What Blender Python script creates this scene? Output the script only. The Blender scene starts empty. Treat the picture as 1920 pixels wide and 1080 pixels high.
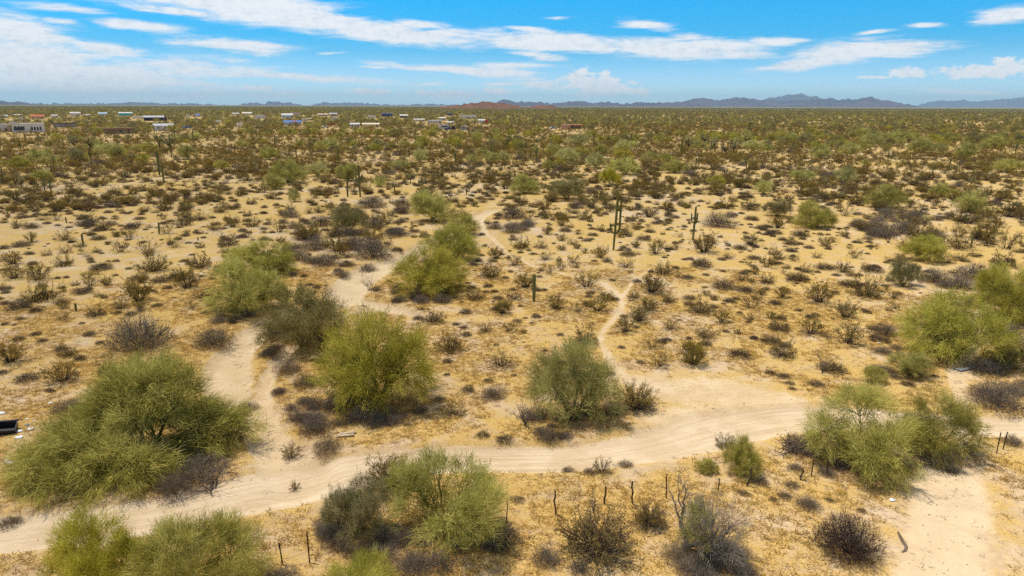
import bpy, math, random
import numpy as np
from mathutils import Vector, Matrix

SC = bpy.context.scene
COL = SC.collection
rad = math.radians

# ------------------------------------------------------------------ camera
CAM_H = 14.0
PITCH, ROLL = 14.95, 0.18
cam_d = bpy.data.cameras.new('camera')
cam_d.sensor_width = 36.0
cam_d.lens = 24.0
cam_d.clip_start = 0.1
cam_d.clip_end = 200000.0
cam = bpy.data.objects.new('camera', cam_d)
COL.objects.link(cam)
CAMR = Matrix.Rotation(rad(90 - PITCH), 4, 'X') @ Matrix.Rotation(rad(ROLL), 4, 'Z')
cam.matrix_world = Matrix.Translation((0, 0, CAM_H)) @ CAMR
SC.camera = cam
FPX = 1280.0
CR = np.array(CAMR.to_3x3())

# ------------------------------------------------------------------ light, sky, exposure
SUN_EL, SUN_AZ = 72.0, -70.0          # azimuth clockwise from +Y (the view direction)
SUN_STRENGTH = 4.0
SKY_STRENGTH = 0.085
EXPOSURE = 0.1
sun_dir = Vector((math.sin(rad(SUN_AZ)) * math.cos(rad(SUN_EL)), math.cos(rad(SUN_AZ)) * math.cos(rad(SUN_EL)), math.sin(rad(SUN_EL))))
sun_d = bpy.data.lights.new('sun', 'SUN')
sun_d.energy = SUN_STRENGTH
sun_d.angle = rad(1.2)
sun_d.color = (1.0, 0.94, 0.84)
sun = bpy.data.objects.new('sun', sun_d)
sun.rotation_euler = (-sun_dir).to_track_quat('-Z', 'Y').to_euler()
sun.location = (0, 0, 60)
COL.objects.link(sun)

SC.view_settings.view_transform = 'Standard'
SC.view_settings.look = 'None'
SC.view_settings.exposure = EXPOSURE
SC.view_settings.gamma = 1.0
SC.view_settings.use_curve_mapping = False
SC.cycles.max_bounces = 5
SC.cycles.diffuse_bounces = 2
SC.cycles.glossy_bounces = 1
SC.cycles.transmission_bounces = 2
SC.cycles.volume_bounces = 0
SC.cycles.transparent_max_bounces = 6
SC.cycles.caustics_reflective = False
SC.cycles.caustics_refractive = False
SC.cycles.use_denoising = False


class NT:
    """thin helper around a node tree"""
    def __init__(self, tree):
        self.t = tree
        self.t.nodes.clear()

    def n(self, kind, _o=None, **kw):
        nd = self.t.nodes.new(kind)
        ins = kw.pop('ins', {})
        for k, v in kw.items():
            setattr(nd, k, v)
        for k, v in ins.items():
            self.put(nd.inputs[k], v)
        return nd if _o is None else nd.outputs[_o]

    def put(self, sock, v):
        if isinstance(v, bpy.types.NodeSocket):
            self.t.links.new(v, sock)
        elif v is not None:
            if sock.type == 'RGBA' and len(v) == 3:
                v = (*v, 1.0)
            sock.default_value = v

    def m(self, op, a, b=None, c=None, clamp=False):
        nd = self.t.nodes.new('ShaderNodeMath')
        nd.operation = op
        nd.use_clamp = clamp
        for i, v in enumerate((a, b, c)):
            if v is not None:
                self.put(nd.inputs[i], v)
        return nd.outputs[0]

    def vm(self, op, a, b=None, out=0):
        nd = self.t.nodes.new('ShaderNodeVectorMath')
        nd.operation = op
        self.put(nd.inputs[0], a)
        if b is not None:
            self.put(nd.inputs[1], b)
        return nd.outputs[out]

    def mix(self, f, a, b, blend='MIX'):
        nd = self.t.nodes.new('ShaderNodeMix')
        nd.data_type = 'RGBA'
        nd.blend_type = blend
        self.put(nd.inputs[0], f)
        self.put(nd.inputs[6], a)
        self.put(nd.inputs[7], b)
        return nd.outputs[2]

    def step(self, v, lo, hi, a=0.0, b=1.0, smooth=True):
        nd = self.t.nodes.new('ShaderNodeMapRange')
        nd.interpolation_type = 'SMOOTHSTEP' if smooth else 'LINEAR'
        for i, x in enumerate((v, lo, hi, a, b)):
            self.put(nd.inputs[i], x)
        return nd.outputs[0]

    def noise(self, vec, scale, detail=3.0, rough=0.55, dist=0.0):
        nd = self.t.nodes.new('ShaderNodeTexNoise')
        self.put(nd.inputs['Vector'], vec)
        nd.inputs['Scale'].default_value = scale
        nd.inputs['Detail'].default_value = detail
        nd.inputs['Roughness'].default_value = rough
        nd.inputs['Distortion'].default_value = dist
        return nd.outputs['Fac']

    def ramp(self, f, stops, interp='LINEAR'):
        nd = self.t.nodes.new('ShaderNodeValToRGB')
        r = nd.color_ramp
        r.interpolation = interp
        while len(r.elements) < len(stops):
            r.elements.new(0.5)
        for e, (p, c) in zip(r.elements, stops):
            e.position = p
            e.color = (*c, 1.0)
        self.put(nd.inputs[0], f)
        return nd.outputs[0]


def pix_dir(u, v):
    d = np.array([(u - 960) / FPX, -(v - 540) / FPX, -1.0])
    d = CR @ d
    return d / np.linalg.norm(d)


def pix_azel(u, v):
    d = pix_dir(u, v)
    return math.degrees(math.atan2(d[0], d[1])), math.degrees(math.asin(d[2]))


def gnd(u, v):
    d = pix_dir(u, v)
    t = -CAM_H / d[2]
    return np.array([d[0] * t, d[1] * t])


def proj(p):
    q = CR.T @ (np.array(p, float) - np.array([0, 0, CAM_H]))
    return 960 + FPX * q[0] / -q[2], 540 - FPX * q[1] / -q[2], -q[2]


# clouds of the photograph: px centre, half sizes, slope (dy/dx), weight, kind 0 streaky / 1 puffy
CLOUDS = [
    (430, 6, 290, 34, .06, 1.3, 0), (560, 34, 260, 28, .10, 1.3, 0), (730, 62, 240, 24, .06, 1.35, 0), (340, 22, 150, 14, .10, 1.0, 0),
    (790, 46, 75, 11, .10, 1.2, 0), (1040, 80, 230, 22, .06, 1.35, 0), (1270, 90, 230, 25, .04, 1.3, 0), (1390, 102, 110, 14, .04, 1.0, 0),
    (1290, 70, 100, 12, .03, 0.9, 0), (1620, 94, 210, 22, -.05, 1.3, 0), (1500, 120, 140, 14, -.12, 1.0, 0),
    (1700, 82, 130, 11, -.03, 1.1, 0), (1460, 76, 80, 11, .02, 1.0, 0),
    (40, 62, 150, 32, .12, 1.25, 0), (40, 110, 240, 60, .08, 1.25, 0), (170, 150, 400, 52, .05, 1.05, 0), (190, 92, 130, 18, .1, .95, 0),
    (255, 48, 125, 15, .08, 1.1, 0), (120, 42, 70, 8, .05, .9, 0), (430, 84, 190, 17, .05, .9, 0), (350, 122, 230, 26, .0, .75, 0), (480, 95, 120, 13, .05, .8, 0),
    (140, 20, 150, 10, .05, .8, 0), (560, 144, 240, 12, .05, .9, 0), (520, 178, 220, 14, 0, .6, 0), (430, 140, 120, 10, .03, .8, 0),
    (860, 131, 210, 11, .05, 1.1, 0), (960, 122, 110, 11, .0, .9, 0), (1010, 103, 75, 11, .1, 1.1, 0), (700, 128, 60, 5, 0, .7, 0), (620, 100, 50, 5, 0, .7, 0),
    (1005, 58, 80, 9, .08, 1.0, 0), (1205, 46, 90, 14, .15, .95, 0), (1045, 33, 40, 5, .0, .7, 0),
    (1120, 162, 100, 26, .12, 1.15, 1), (1085, 142, 34, 20, 0, .9, 1), (1135, 145, 22, 17, 0, .8, 1), (1190, 172, 45, 12, .1, .8, 1),
    (1010, 158, 90, 26, .1, .75, 0), (840, 178, 100, 12, .02, .95, 1), (700, 172, 70, 9, .02, .9, 1), (800, 160, 80, 6, 0, .6, 0),
    (480, 165, 80, 7, 0, .8, 1), (930, 172, 55, 15, 0, .7, 1), (940, 157, 55, 6, 0, .8, 0),
    (1850, 134, 140, 13, -.03, 1.25, 1), (1890, 120, 55, 14, 0, .9, 1), (1700, 136, 46, 11, 0, 1.15, 1), (1640, 145, 60, 4, 0, .7, 1),
    (1890, 28, 95, 18, -.05, 1.3, 0), (1810, 172, 140, 9, .06, .7, 0), (1735, 45, 60, 6, 0, .75, 0), (1640, 62, 60, 6, -.1, .7, 0),
]


def build_world():
    w = bpy.data.worlds.new('World')
    SC.world = w
    w.use_nodes = True
    g = NT(w.node_tree)
    d = g.n('ShaderNodeTexCoord', 'Generated')
    d = g.vm('NORMALIZE', d)
    sep = g.n('ShaderNodeSeparateXYZ', ins={0: d})
    az = g.m('MULTIPLY', g.m('ARCTAN2', sep.outputs[0], sep.outputs[1]), 57.29578)
    el = g.m('MULTIPLY', g.m('ARCSINE', sep.outputs[2]), 57.29578)
    sky = g.n('ShaderNodeTexSky')
    sky.sky_type = 'NISHITA'
    sky.sun_disc = False
    sky.sun_elevation = rad(SUN_EL)
    sky.sun_rotation = rad(SUN_AZ)
    sky.altitude = 600
    sky.air_density = 1.0
    sky.dust_density = 0.6
    sky.ozone_density = 2.0
    # clear desert air: the blue deepens quickly above the horizon
    f = g.step(el, -2.0, 38.0, 0, 1, smooth=False)
    tone = g.ramp(f, SKY_TONE)
    blue = g.mix(1.0, sky.outputs[0], g.vm('SCALE', tone), 'MULTIPLY')
    [n for n in w.node_tree.nodes if n.type == 'VECT_MATH' and n.operation == 'SCALE'][0].inputs['Scale'].default_value = SKY_GAIN
    bg_sky = g.n('ShaderNodeBackground', 0, ins={0: blue, 1: SKY_STRENGTH})
    # clouds in azimuth / elevation
    base = g.n('ShaderNodeCombineXYZ', 0, ins={0: az, 1: el, 2: 0.0})
    wv = g.n('ShaderNodeCombineXYZ', 0, ins={0: g.m('MULTIPLY', az, .10), 1: g.m('MULTIPLY', el, .75), 2: 3.1})
    streak = g.noise(wv, 1.9, 7, .68, .5)
    wv2 = g.n('ShaderNodeCombineXYZ', 0, ins={0: g.m('MULTIPLY', az, .5), 1: g.m('MULTIPLY', el, .8), 2: 7.7})
    puff = g.noise(wv2, 2.6, 6, .64)
    wob = g.m('MULTIPLY', g.m('SUBTRACT', g.noise(wv2, .55, 2, .5), .5), 1.5)
    elw = g.m('ADD', el, g.m('MULTIPLY', wob, .35))
    base_w = g.n('ShaderNodeCombineXYZ', 0, ins={0: az, 1: elw, 2: 0.0})
    sums = [None, None]
    for (u, v, rx, ry, sl, wt, kind) in CLOUDS:
        a0, e0 = pix_azel(u, v)
        a1, _ = pix_azel(u + rx, v)
        ra = abs(a1 - a0)
        re = ry / FPX * 57.3
        mp = g.n('ShaderNodeMapping', 0, vector_type='TEXTURE', ins={0: base_w if kind == 0 else base})
        nd = mp.node
        nd.inputs['Location'].default_value = (a0, e0, 0)
        nd.inputs['Rotation'].default_value = (0, 0, -math.atan(sl))
        nd.inputs['Scale'].default_value = (ra * 1.55, re * 1.55, 1)
        gr = g.n('ShaderNodeTexGradient', 1, gradient_type='QUADRATIC_SPHERE', ins={0: mp})
        b = g.m('MULTIPLY', gr, wt * 1.35)
        sums[kind] = b if sums[kind] is None else g.m('MAXIMUM', sums[kind], b)
    # beyond the picture the same kind of streaky cloud goes on
    out_a = g.step(g.m('ABSOLUTE', az), 37, 46)
    out_e = g.step(el, 8.5, 13)
    out = g.m('MAXIMUM', out_a, out_e)
    wv3 = g.n('ShaderNodeCombineXYZ', 0, ins={0: g.m('MULTIPLY', az, .03), 1: g.m('MULTIPLY', el, .10), 2: 1.0})
    gen = g.m('MULTIPLY', g.step(g.noise(wv3, 1.3, 1, .5), .42, .68), 1.0)
    s0 = g.m('MAXIMUM', sums[0], g.m('MULTIPLY', gen, out))
    c0 = g.step(g.m('ADD', s0, g.m('MULTIPLY', g.m('SUBTRACT', streak, .5), 2.5)), .12, 1.0)
    c1 = g.step(g.m('ADD', sums[1], g.m('MULTIPLY', g.m('SUBTRACT', puff, .5), 2.4)), .22, .72)
    c0 = g.m('MULTIPLY', c0, g.step(s0, .03, .55))
    c1 = g.m('MULTIPLY', c1, g.step(sums[1], .03, .4))
    cov = g.m('MAXIMUM', c0, c1)
    cov = g.m('MULTIPLY', cov, g.step(el, -.3, .6))
    cov = g.m('MULTIPLY', cov, .93)
    # thin veil low on the left of the view, milky air near the horizon
    shade = g.m('ADD', g.m('MULTIPLY', puff, .9), g.m('MULTIPLY', streak, .45))
    ccol = g.ramp(shade, [(0.40, (.70, .77, .85)), (0.72, (.98, .985, 1.0))])
    bg_cl = g.n('ShaderNodeBackground', 0, ins={0: ccol, 1: 0.93})
    mixs = g.n('ShaderNodeMixShader', 0, ins={0: cov, 1: bg_sky, 2: bg_cl})
    g.n('ShaderNodeOutputWorld', ins={0: mixs})


SKY_GAIN = 2.6
SKY_TONE = [(0.0, (.52, .74, 1.0)), (.06, (.52, .74, 1.0)), (.105, (.34, .56, .82)), (.15, (.12, .425, .655)), (.18, (.045, .41, .65)),
            (.25, (.012, .44, .69)), (.45, (.16, .40, .55)), (1.0, (.48, .46, .42))]
build_world()
SC.world.cycles.sampling_method = 'MANUAL'
SC.world.cycles.sample_map_resolution = 512

# ------------------------------------------------------------------ object helpers
def tag(o, label=None, cat=None, group=None, kind=None):
    if label: o['label'] = label
    if cat: o['category'] = cat
    if group: o['group'] = group
    if kind: o['kind'] = kind
    return o


def mesh_np(name, verts, tris, mats, tint=None, midx=None, smooth=False, quads=None):
    """mesh from numpy arrays; tris (n,3) and optional quads (m,4)"""
    me = bpy.data.meshes.new(name)
    verts = np.asarray(verts, np.float32)
    tris = np.asarray(tris, np.int32).reshape(-1, 3) if tris is not None else np.zeros((0, 3), np.int32)
    quads = np.asarray(quads, np.int32).reshape(-1, 4) if quads is not None else np.zeros((0, 4), np.int32)
    me.vertices.add(len(verts))
    me.vertices.foreach_set('co', verts.ravel())
    loops = np.concatenate([tris.ravel(), quads.ravel()])
    me.loops.add(len(loops))
    me.loops.foreach_set('vertex_index', loops)
    nf = len(tris) + len(quads)
    me.polygons.add(nf)
    starts = np.concatenate([np.arange(len(tris)) * 3, len(tris) * 3 + np.arange(len(quads)) * 4]).astype(np.int32)
    me.polygons.foreach_set('loop_start', starts)
    if midx is not None:
        me.polygons.foreach_set('material_index', np.asarray(midx, np.int32))
    me.polygons.foreach_set('use_smooth', np.full(nf, bool(smooth)))
    for m in (mats if isinstance(mats, (list, tuple)) else [mats]):
        me.materials.append(m)
    if tint is not None:
        a = me.attributes.new('tint', 'FLOAT', 'POINT')
        a.data.foreach_set('value', np.asarray(tint, np.float32))
    me.update(calc_edges=True)
    return me


def link(name, me, parent=None, loc=None):
    o = bpy.data.objects.new(name, me)
    COL.objects.link(o)
    if parent is not None:
        o.parent = parent
    if loc is not None:
        o.location = loc
    return o


def empty(name, loc, rz=0.0, scale=(1, 1, 1)):
    o = bpy.data.objects.new(name, None)
    o.empty_display_size = 0.2
    o.location = loc
    o.rotation_euler = (0, 0, rz)
    o.scale = scale
    COL.objects.link(o)
    return o


# ------------------------------------------------------------------ value noise for numpy
def vnoise(x, y, seed=0):
    xi = np.floor(x).astype(np.int64); yi = np.floor(y).astype(np.int64)
    fx = x - xi; fy = y - yi
    fx = fx * fx * (3 - 2 * fx); fy = fy * fy * (3 - 2 * fy)

    def hsh(a, b):
        n = (a * 374761393 + b * 668265263 + seed * 974711) & 0x7fffffff
        n = ((n ^ (n >> 13)) * 1274126177) & 0x7fffffff
        return ((n ^ (n >> 16)) & 0xffff) / 65535.0
    a = hsh(xi, yi); b = hsh(xi + 1, yi); c = hsh(xi, yi + 1); d = hsh(xi + 1, yi + 1)
    return (a * (1 - fx) + b * fx) * (1 - fy) + (c * (1 - fx) + d * fx) * fy


def fbm(x, y, seed=0, oct=3):
    s = 0; a = .5; t = 0
    for i in range(oct):
        s = s + a * vnoise(x * 2 ** i, y * 2 ** i, seed + i * 17); t += a; a *= .5
    return s / t


# ------------------------------------------------------------------ roads, wash and trails (traced on the photograph, laid on the ground)
def poly(pts):
    """pts: (u, v, half width in metres)"""
    P = np.array([[*gnd(u, v), w] for (u, v, w) in pts])
    # resample smoothly (Catmull-Rom)
    out = []
    n = len(P)
    for i in range(n - 1):
        p0, p1, p2, p3 = P[max(i - 1, 0)], P[i], P[i + 1], P[min(i + 2, n - 1)]
        seg = max(3, int(np.linalg.norm((p2 - p1)[:2]) / .5))
        for k in range(min(seg, 60)):
            t = k / min(seg, 60)
            out.append(.5 * ((2 * p1) + (-p0 + p2) * t + (2 * p0 - 5 * p1 + 4 * p2 - p3) * t * t + (-p0 + 3 * p1 - 3 * p2 + p3) * t ** 3))
    out.append(P[-1])
    return np.array(out)


ROAD = [
    [(-260, 1030, 1.5), (0, 1003, 1.4), (150, 985, 1.4), (300, 965, 1.5), (440, 932, 1.7), (560, 905, 1.9), (700, 878, 1.6), (830, 862, 1.35),
     (950, 862, 1.3), (1080, 860, 1.3), (1200, 842, 1.4), (1330, 812, 1.7), (1450, 788, 1.6), (1560, 782, 1.4), (1700, 790, 1.3), (1830, 800, 1.25),
     (1930, 800, 1.25), (2200, 806, 1.25)],
]
TRACK = [  # sandy two-track at the lower right, and the clearing beside the road
    [(1780, 880, 1.2), (1782, 930, 1.45), (1776, 1000, 1.5), (1765, 1080, 1.5), (1750, 1200, 1.5)],
]
CLEARING = [
    [(1190, 715, 1.2), (1260, 735, 2.2), (1340, 735, 2.6), (1420, 745, 2.2), (1490, 755, 1.2)],
    [(1240, 790, 1.2), (1320, 785, 2.2), (1420, 770, 1.8)],
]
WASH = [
    [(560, 895, 1.6), (522, 845, 1.1), (482, 798, .8), (440, 752, .85), (425, 705, 1.45), (432, 670, 1.3), (470, 630, 1.2), (520, 600, 1.1), (590, 585, 1.2),
     (640, 565, 1.4), (660, 535, 1.7), (690, 512, 1.9), (740, 490, 1.3), (790, 462, .9), (850, 432, .9), (890, 410, 1.3), (925, 393, 1.0)],
    [(520, 835, .6), (506, 790, .5), (494, 745, .48), (502, 705, .45), (520, 672, .45), (545, 645, .4)],
    [(650, 560, 1.0), (690, 568, .9), (740, 580, .8), (790, 592, .4)],
    [(900, 405, .6), (905, 430, .5), (925, 445, .4), (950, 472, .4)],
]
FOOT = [
    [(1205, 725, .55), (1165, 700, .5), (1133, 655, .36), (1128, 625, .34), (1150, 598, .32), (1164, 575, .33), (1166, 560, .4), (1150, 545, .6), (1132, 530, .6)],
    [(1166, 558, .26), (1185, 530, .2), (1212, 510, .16), (1240, 490, .12)],
    [(1132, 530, .35), (1060, 513, .3), (1005, 500, .35), (975, 483, .35), (950, 472, .35)],
    [(1800, 830, .4), (1806, 770, .5), (1800, 735, .55), (1795, 705, .7), (1812, 670, .8), (1822, 640, .7), (1840, 600, .6), (1850, 560, .5)],
    [(160, 378, .9), (200, 360, .9), (255, 343, .9), (330, 330, .9)],
]
LINES = {'road': [poly([(u, v, w * .86) for u, v, w in p]) for p in ROAD], 'track': [poly(p) for p in TRACK], 'clearing': [poly(p) for p in CLEARING],
         'wash': [poly(p) for p in WASH], 'foot': [poly(p) for p in FOOT]}


def line_field(x, y, lines, reach=6.0):
    """for points: (relative distance d/w, signed across metres, along metres), smallest d/w over all lines"""
    best = np.full(x.shape, 9.0); acr = np.zeros(x.shape); alo = np.zeros(x.shape)
    for L in lines:
        m = (x > L[:, 0].min() - reach) & (x < L[:, 0].max() + reach) & (y > L[:, 1].min() - reach) & (y < L[:, 1].max() + reach)
        idx = np.where(m)[0]
        if not len(idx):
            continue
        px, py = x[idx], y[idx]
        bd = np.full(px.shape, 9.0); ba = np.zeros(px.shape); bl = np.zeros(px.shape)
        run = 0.0
        for i in range(len(L) - 1):
            a, b = L[i], L[i + 1]
            dx, dy = b[0] - a[0], b[1] - a[1]
            ln = math.hypot(dx, dy) + 1e-9
            t = np.clip(((px - a[0]) * dx + (py - a[1]) * dy) / ln ** 2, 0, 1)
            qx, qy = a[0] + t * dx, a[1] + t * dy
            d = np.hypot(px - qx, py - qy)
            w = a[2] + (b[2] - a[2]) * t
            r = d / w
            s = np.sign((px - a[0]) * dy - (py - a[1]) * dx)
            k = r < bd
            bd[k] = r[k]; ba[k] = (s * d)[k]; bl[k] = (run + t * ln)[k]
            run += ln
        k = bd < best[idx]
        j = idx[k]
        best[j] = bd[k]; acr[j] = ba[k]; alo[j] = bl[k]
    return best, acr, alo


def sst(x, a, b):
    t = np.clip((x - a) / (b - a), 0, 1)
    return t * t * (3 - 2 * t)


def height_base(x, y):
    r = np.hypot(x, y)
    fade = 1 - sst(r, 200, 900)
    return fade * ((fbm(x / 17, y / 17, 3, 3) - .5) * .55 + (fbm(x / 3.1, y / 3.1, 9, 2) - .5) * .10)


def terrain_fields(x, y):
    x = np.asarray(x, float); y = np.asarray(y, float)
    F = {}
    for k, Ls in LINES.items():
        F[k] = line_field(x, y, Ls)
    h = height_base(x, y)
    rd = F['road'][0]
    tr = np.minimum(F['track'][0], F['clearing'][0])
    wob = (fbm(x / 1.3, y / 1.3, 21, 3) - .5)
    h = h * (1 - .6 * (1 - sst(rd, .8, 1.8)))
    h = h - .10 * (1 - sst(rd + wob * .5, .65, 1.25)) + .07 * np.exp(-((rd - 1.25) / .25) ** 2)
    h = h - .06 * (1 - sst(F['track'][0] + wob * .5, .7, 1.2))
    h = h - .34 * (1 - sst(F['wash'][0] + wob * .7, .55, 1.15))
    h = h - .06 * (1 - sst(F['foot'][0] + wob * .7, .4, 1.3))
    return h, F


def zat(x, y):
    h, _ = terrain_fields(np.array([x]), np.array([y]))
    return float(h[0])


def zats(P):
    P = np.asarray(P)
    out = np.zeros(len(P))
    near = np.hypot(P[:, 0], P[:, 1]) < 130
    if near.any():
        out[near] = terrain_fields(P[near, 0], P[near, 1])[0]
    out[~near] = height_base(P[~near, 0], P[~near, 1])
    return out


# ------------------------------------------------------------------ ground material
def ground_material():
    m = bpy.data.materials.new('desert_ground')
    m.use_nodes = True
    g = NT(m.node_tree)
    pos = g.n('ShaderNodeNewGeometry').outputs['Position']
    A = lambda nm: g.n('ShaderNodeAttribute', attribute_name=nm).outputs
    sandm = A('sand')[2]
    roadm = A('roadness')[2]
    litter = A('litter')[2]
    rd = A('rd')[1]
    n_big = g.noise(pos, .07, 3, .55)
    n_mid = g.noise(pos, .55, 5, .62, .3)
    n_fin = g.noise(pos, 3.2, 5, .68)
    n_grit = g.noise(pos, 13.0, 3, .7)
    n_pale = g.noise(pos, .16, 4, .6)
    # sand, dried annual grass, pale silt
    sand = g.mix(g.step(n_fin, .35, .7), (.565, .415, .25), (.74, .585, .405))
    sand = g.mix(g.m('MULTIPLY', g.step(n_pale, .50, .68), .6), sand, (.71, .565, .385))
    straw = g.mix(g.step(n_grit, .35, .68), (.46, .28, .055), (.77, .525, .15))
    gm = g.m('ADD', g.m('ADD', g.m('MULTIPLY', n_big, 1.0), g.m('MULTIPLY', n_mid, 1.5)), g.m('MULTIPLY', n_fin, .9))
    gm = g.step(gm, 1.3, 1.85)
    gm = g.m('MULTIPLY', gm, .82)
    col = g.mix(gm, sand, straw)
    # fallen leaves and litter gathered round the trees
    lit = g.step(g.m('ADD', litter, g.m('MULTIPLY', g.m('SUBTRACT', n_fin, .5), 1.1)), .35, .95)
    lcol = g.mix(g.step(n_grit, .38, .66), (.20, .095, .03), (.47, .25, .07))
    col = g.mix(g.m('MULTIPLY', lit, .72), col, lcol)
    # bare sand of road, wash and trails
    msk = g.step(g.m('ADD', g.m('ADD', sandm, g.m('MULTIPLY', g.m('SUBTRACT', n_mid, .5), .95)), g.m('MULTIPLY', g.m('SUBTRACT', n_fin, .5), .7)), .34, .74)
    sv = g.n('ShaderNodeMapping', ins={'Vector': rd, 'Scale': (1.7, .07, 1.0)})
    rut = g.noise(sv.outputs[0], 2.6, 4, .6, .25)
    bare = g.mix(g.step(n_mid, .35, .65), (.67, .515, .325), (.76, .62, .435))
    bare = g.mix(g.m('MULTIPLY', g.step(rut, .42, .66), g.m('MULTIPLY', roadm, g.step(n_big, .35, .65, .25, .75))), bare, (.52, .37, .205))
    bare = g.mix(g.m('MULTIPLY', g.step(n_grit, .58, .75), .35), bare, (.40, .29, .18))
    bare = g.mix(g.m('MULTIPLY', gm, g.step(roadm, .2, .8, .32, .08)), bare, straw)
    col = g.mix(msk, col, bare)
    # scattered dark bits
    spk = g.step(g.noise(pos, 21.0, 2, .6), .66, .74)
    col = g.mix(g.m('MULTIPLY', spk, .4), col, (.16, .105, .06))
    # so far out that single plants cannot be told apart the scrub takes over
    r = g.vm('LENGTH', pos, out=1)
    farc = g.mix(g.step(g.noise(pos, .012, 4, .6), .4, .6), (.205, .165, .075), (.26, .205, .10))
    col = g.mix(g.m('MULTIPLY', g.step(r, 700, 3500), .9), col, farc)
    bh = g.m('ADD', g.m('MULTIPLY', n_fin, .6), g.m('ADD', g.m('MULTIPLY', n_grit, .35), g.m('MULTIPLY', g.m('MULTIPLY', rut, roadm), 1.0)))
    bump = g.n('ShaderNodeBump', 0, ins={'Strength': .55, 'Distance': .10, 'Height': bh})
    b = g.n('ShaderNodeBsdfDiffuse', 0, ins={'Color': col, 'Roughness': 1.0, 'Normal': bump})
    g.n('ShaderNodeOutputMaterial', ins={0: b})
    return m


M_GROUND = ground_material()


def axis_steps(fine_to, fine, mid_to, g1, far, g2):
    v = [0.0]
    s = fine
    while v[-1] < far:
        if v[-1] >= mid_to: s *= g2
        elif v[-1] >= fine_to: s *= g1
        v.append(v[-1] + s)
    return np.array(v)


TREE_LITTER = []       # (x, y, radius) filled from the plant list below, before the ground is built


def build_ground():
    xp = axis_steps(30, .32, 80, 1.02, 45000, 1.07)
    xs = np.concatenate([-xp[:0:-1], xp])
    yp = axis_steps(32, .30, 100, 1.018, 45000, 1.07) + 14
    ys = np.concatenate([[-45000, -20000, -5000, -1000, -250, -60, -20, -6, 0, 4, 7, 9.5, 11.5, 13], yp])
    X, Y = np.meshgrid(xs, ys)
    nx, ny = len(xs), len(ys)
    x, y = X.ravel(), Y.ravel()
    h = height_base(x, y)
    near = np.where((np.abs(x) < 140) & (y > 0) & (y < 190))[0]
    hn, F = terrain_fields(x[near], y[near])
    h[near] = hn
    sand = np.zeros(len(x)); roadness = np.zeros(len(x)); litter = np.zeros(len(x)); rdv = np.zeros((len(x), 3))
    sf = lambda k, a, b: 1 - sst(F[k][0], a, b)
    s_road, s_track, s_clear = sf('road', .6, 1.35), sf('track', .5, 1.3) * .8, sf('clearing', .2, 1.5) * .66
    s_wash, s_foot = sf('wash', .6, 1.25), sf('foot', .3, 1.4) * .68
    sand[near] = np.maximum.reduce([s_road, s_track, s_clear, s_wash, s_foot])
    roadness[near] = np.maximum(s_road, np.maximum(s_track * .5, s_clear * .6))
    k = s_road >= s_track
    rdv[near, 0] = np.where(k, F['road'][1], F['track'][1])
    rdv[near, 1] = np.where(k, F['road'][2], F['track'][2])
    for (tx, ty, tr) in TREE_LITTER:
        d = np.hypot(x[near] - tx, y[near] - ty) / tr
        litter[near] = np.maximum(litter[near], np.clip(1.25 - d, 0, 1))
    verts = np.stack([x, y, h], 1)
    i = np.arange(ny - 1)[:, None] * nx + np.arange(nx - 1)[None, :]
    q = np.stack([i, i + 1, i + nx + 1, i + nx], -1).reshape(-1, 4)
    cls = np.zeros(len(x), int)
    full = lambda a: (lambda z: (z.__setitem__(near, a), z)[1])(np.zeros(len(x)))
    R, T, C, W, P = map(full, (s_road, s_track, s_clear, s_wash, s_foot))
    qa = lambda z: z[q].mean(1)
    R, T, C, W, P = map(qa, (R, T, C, W, P))
    fc = np.zeros(len(q), int)
    fc[P > .5] = 4; fc[W > .5] = 3; fc[C > .5] = 5; fc[T > .5] = 2; fc[R > .5] = 1
    for k, name in enumerate(['ground', 'dirt_road', 'sandy_track', 'dry_wash', 'footpath', 'sandy_clearing']):
        qq = q[fc == k]
        if not len(qq):
            continue
        used, inv = np.unique(qq.ravel(), return_inverse=True)
        me = mesh_np(name, verts[used], None, M_GROUND, smooth=True, quads=inv.reshape(-1, 4))
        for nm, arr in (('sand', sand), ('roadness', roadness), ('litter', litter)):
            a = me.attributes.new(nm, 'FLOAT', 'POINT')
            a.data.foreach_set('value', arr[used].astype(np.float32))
        a = me.attributes.new('rd', 'FLOAT_VECTOR', 'POINT')
        a.data.foreach_set('vector', rdv[used].astype(np.float32).ravel())
        o = link(name, me)
        tag(o, {'ground': 'pale yellow desert flat of sand and dried grass', 'dirt_road': 'rutted sandy dirt road curving across the foreground',
                'sandy_track': 'wide pale sand track in the lower right corner', 'dry_wash': 'pale sandy wash winding up between the palo verdes',
                'footpath': 'narrow pale footpaths between the creosote bushes', 'sandy_clearing': 'bare trampled sand clearing beside the road'}[name], kind='structure')

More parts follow.
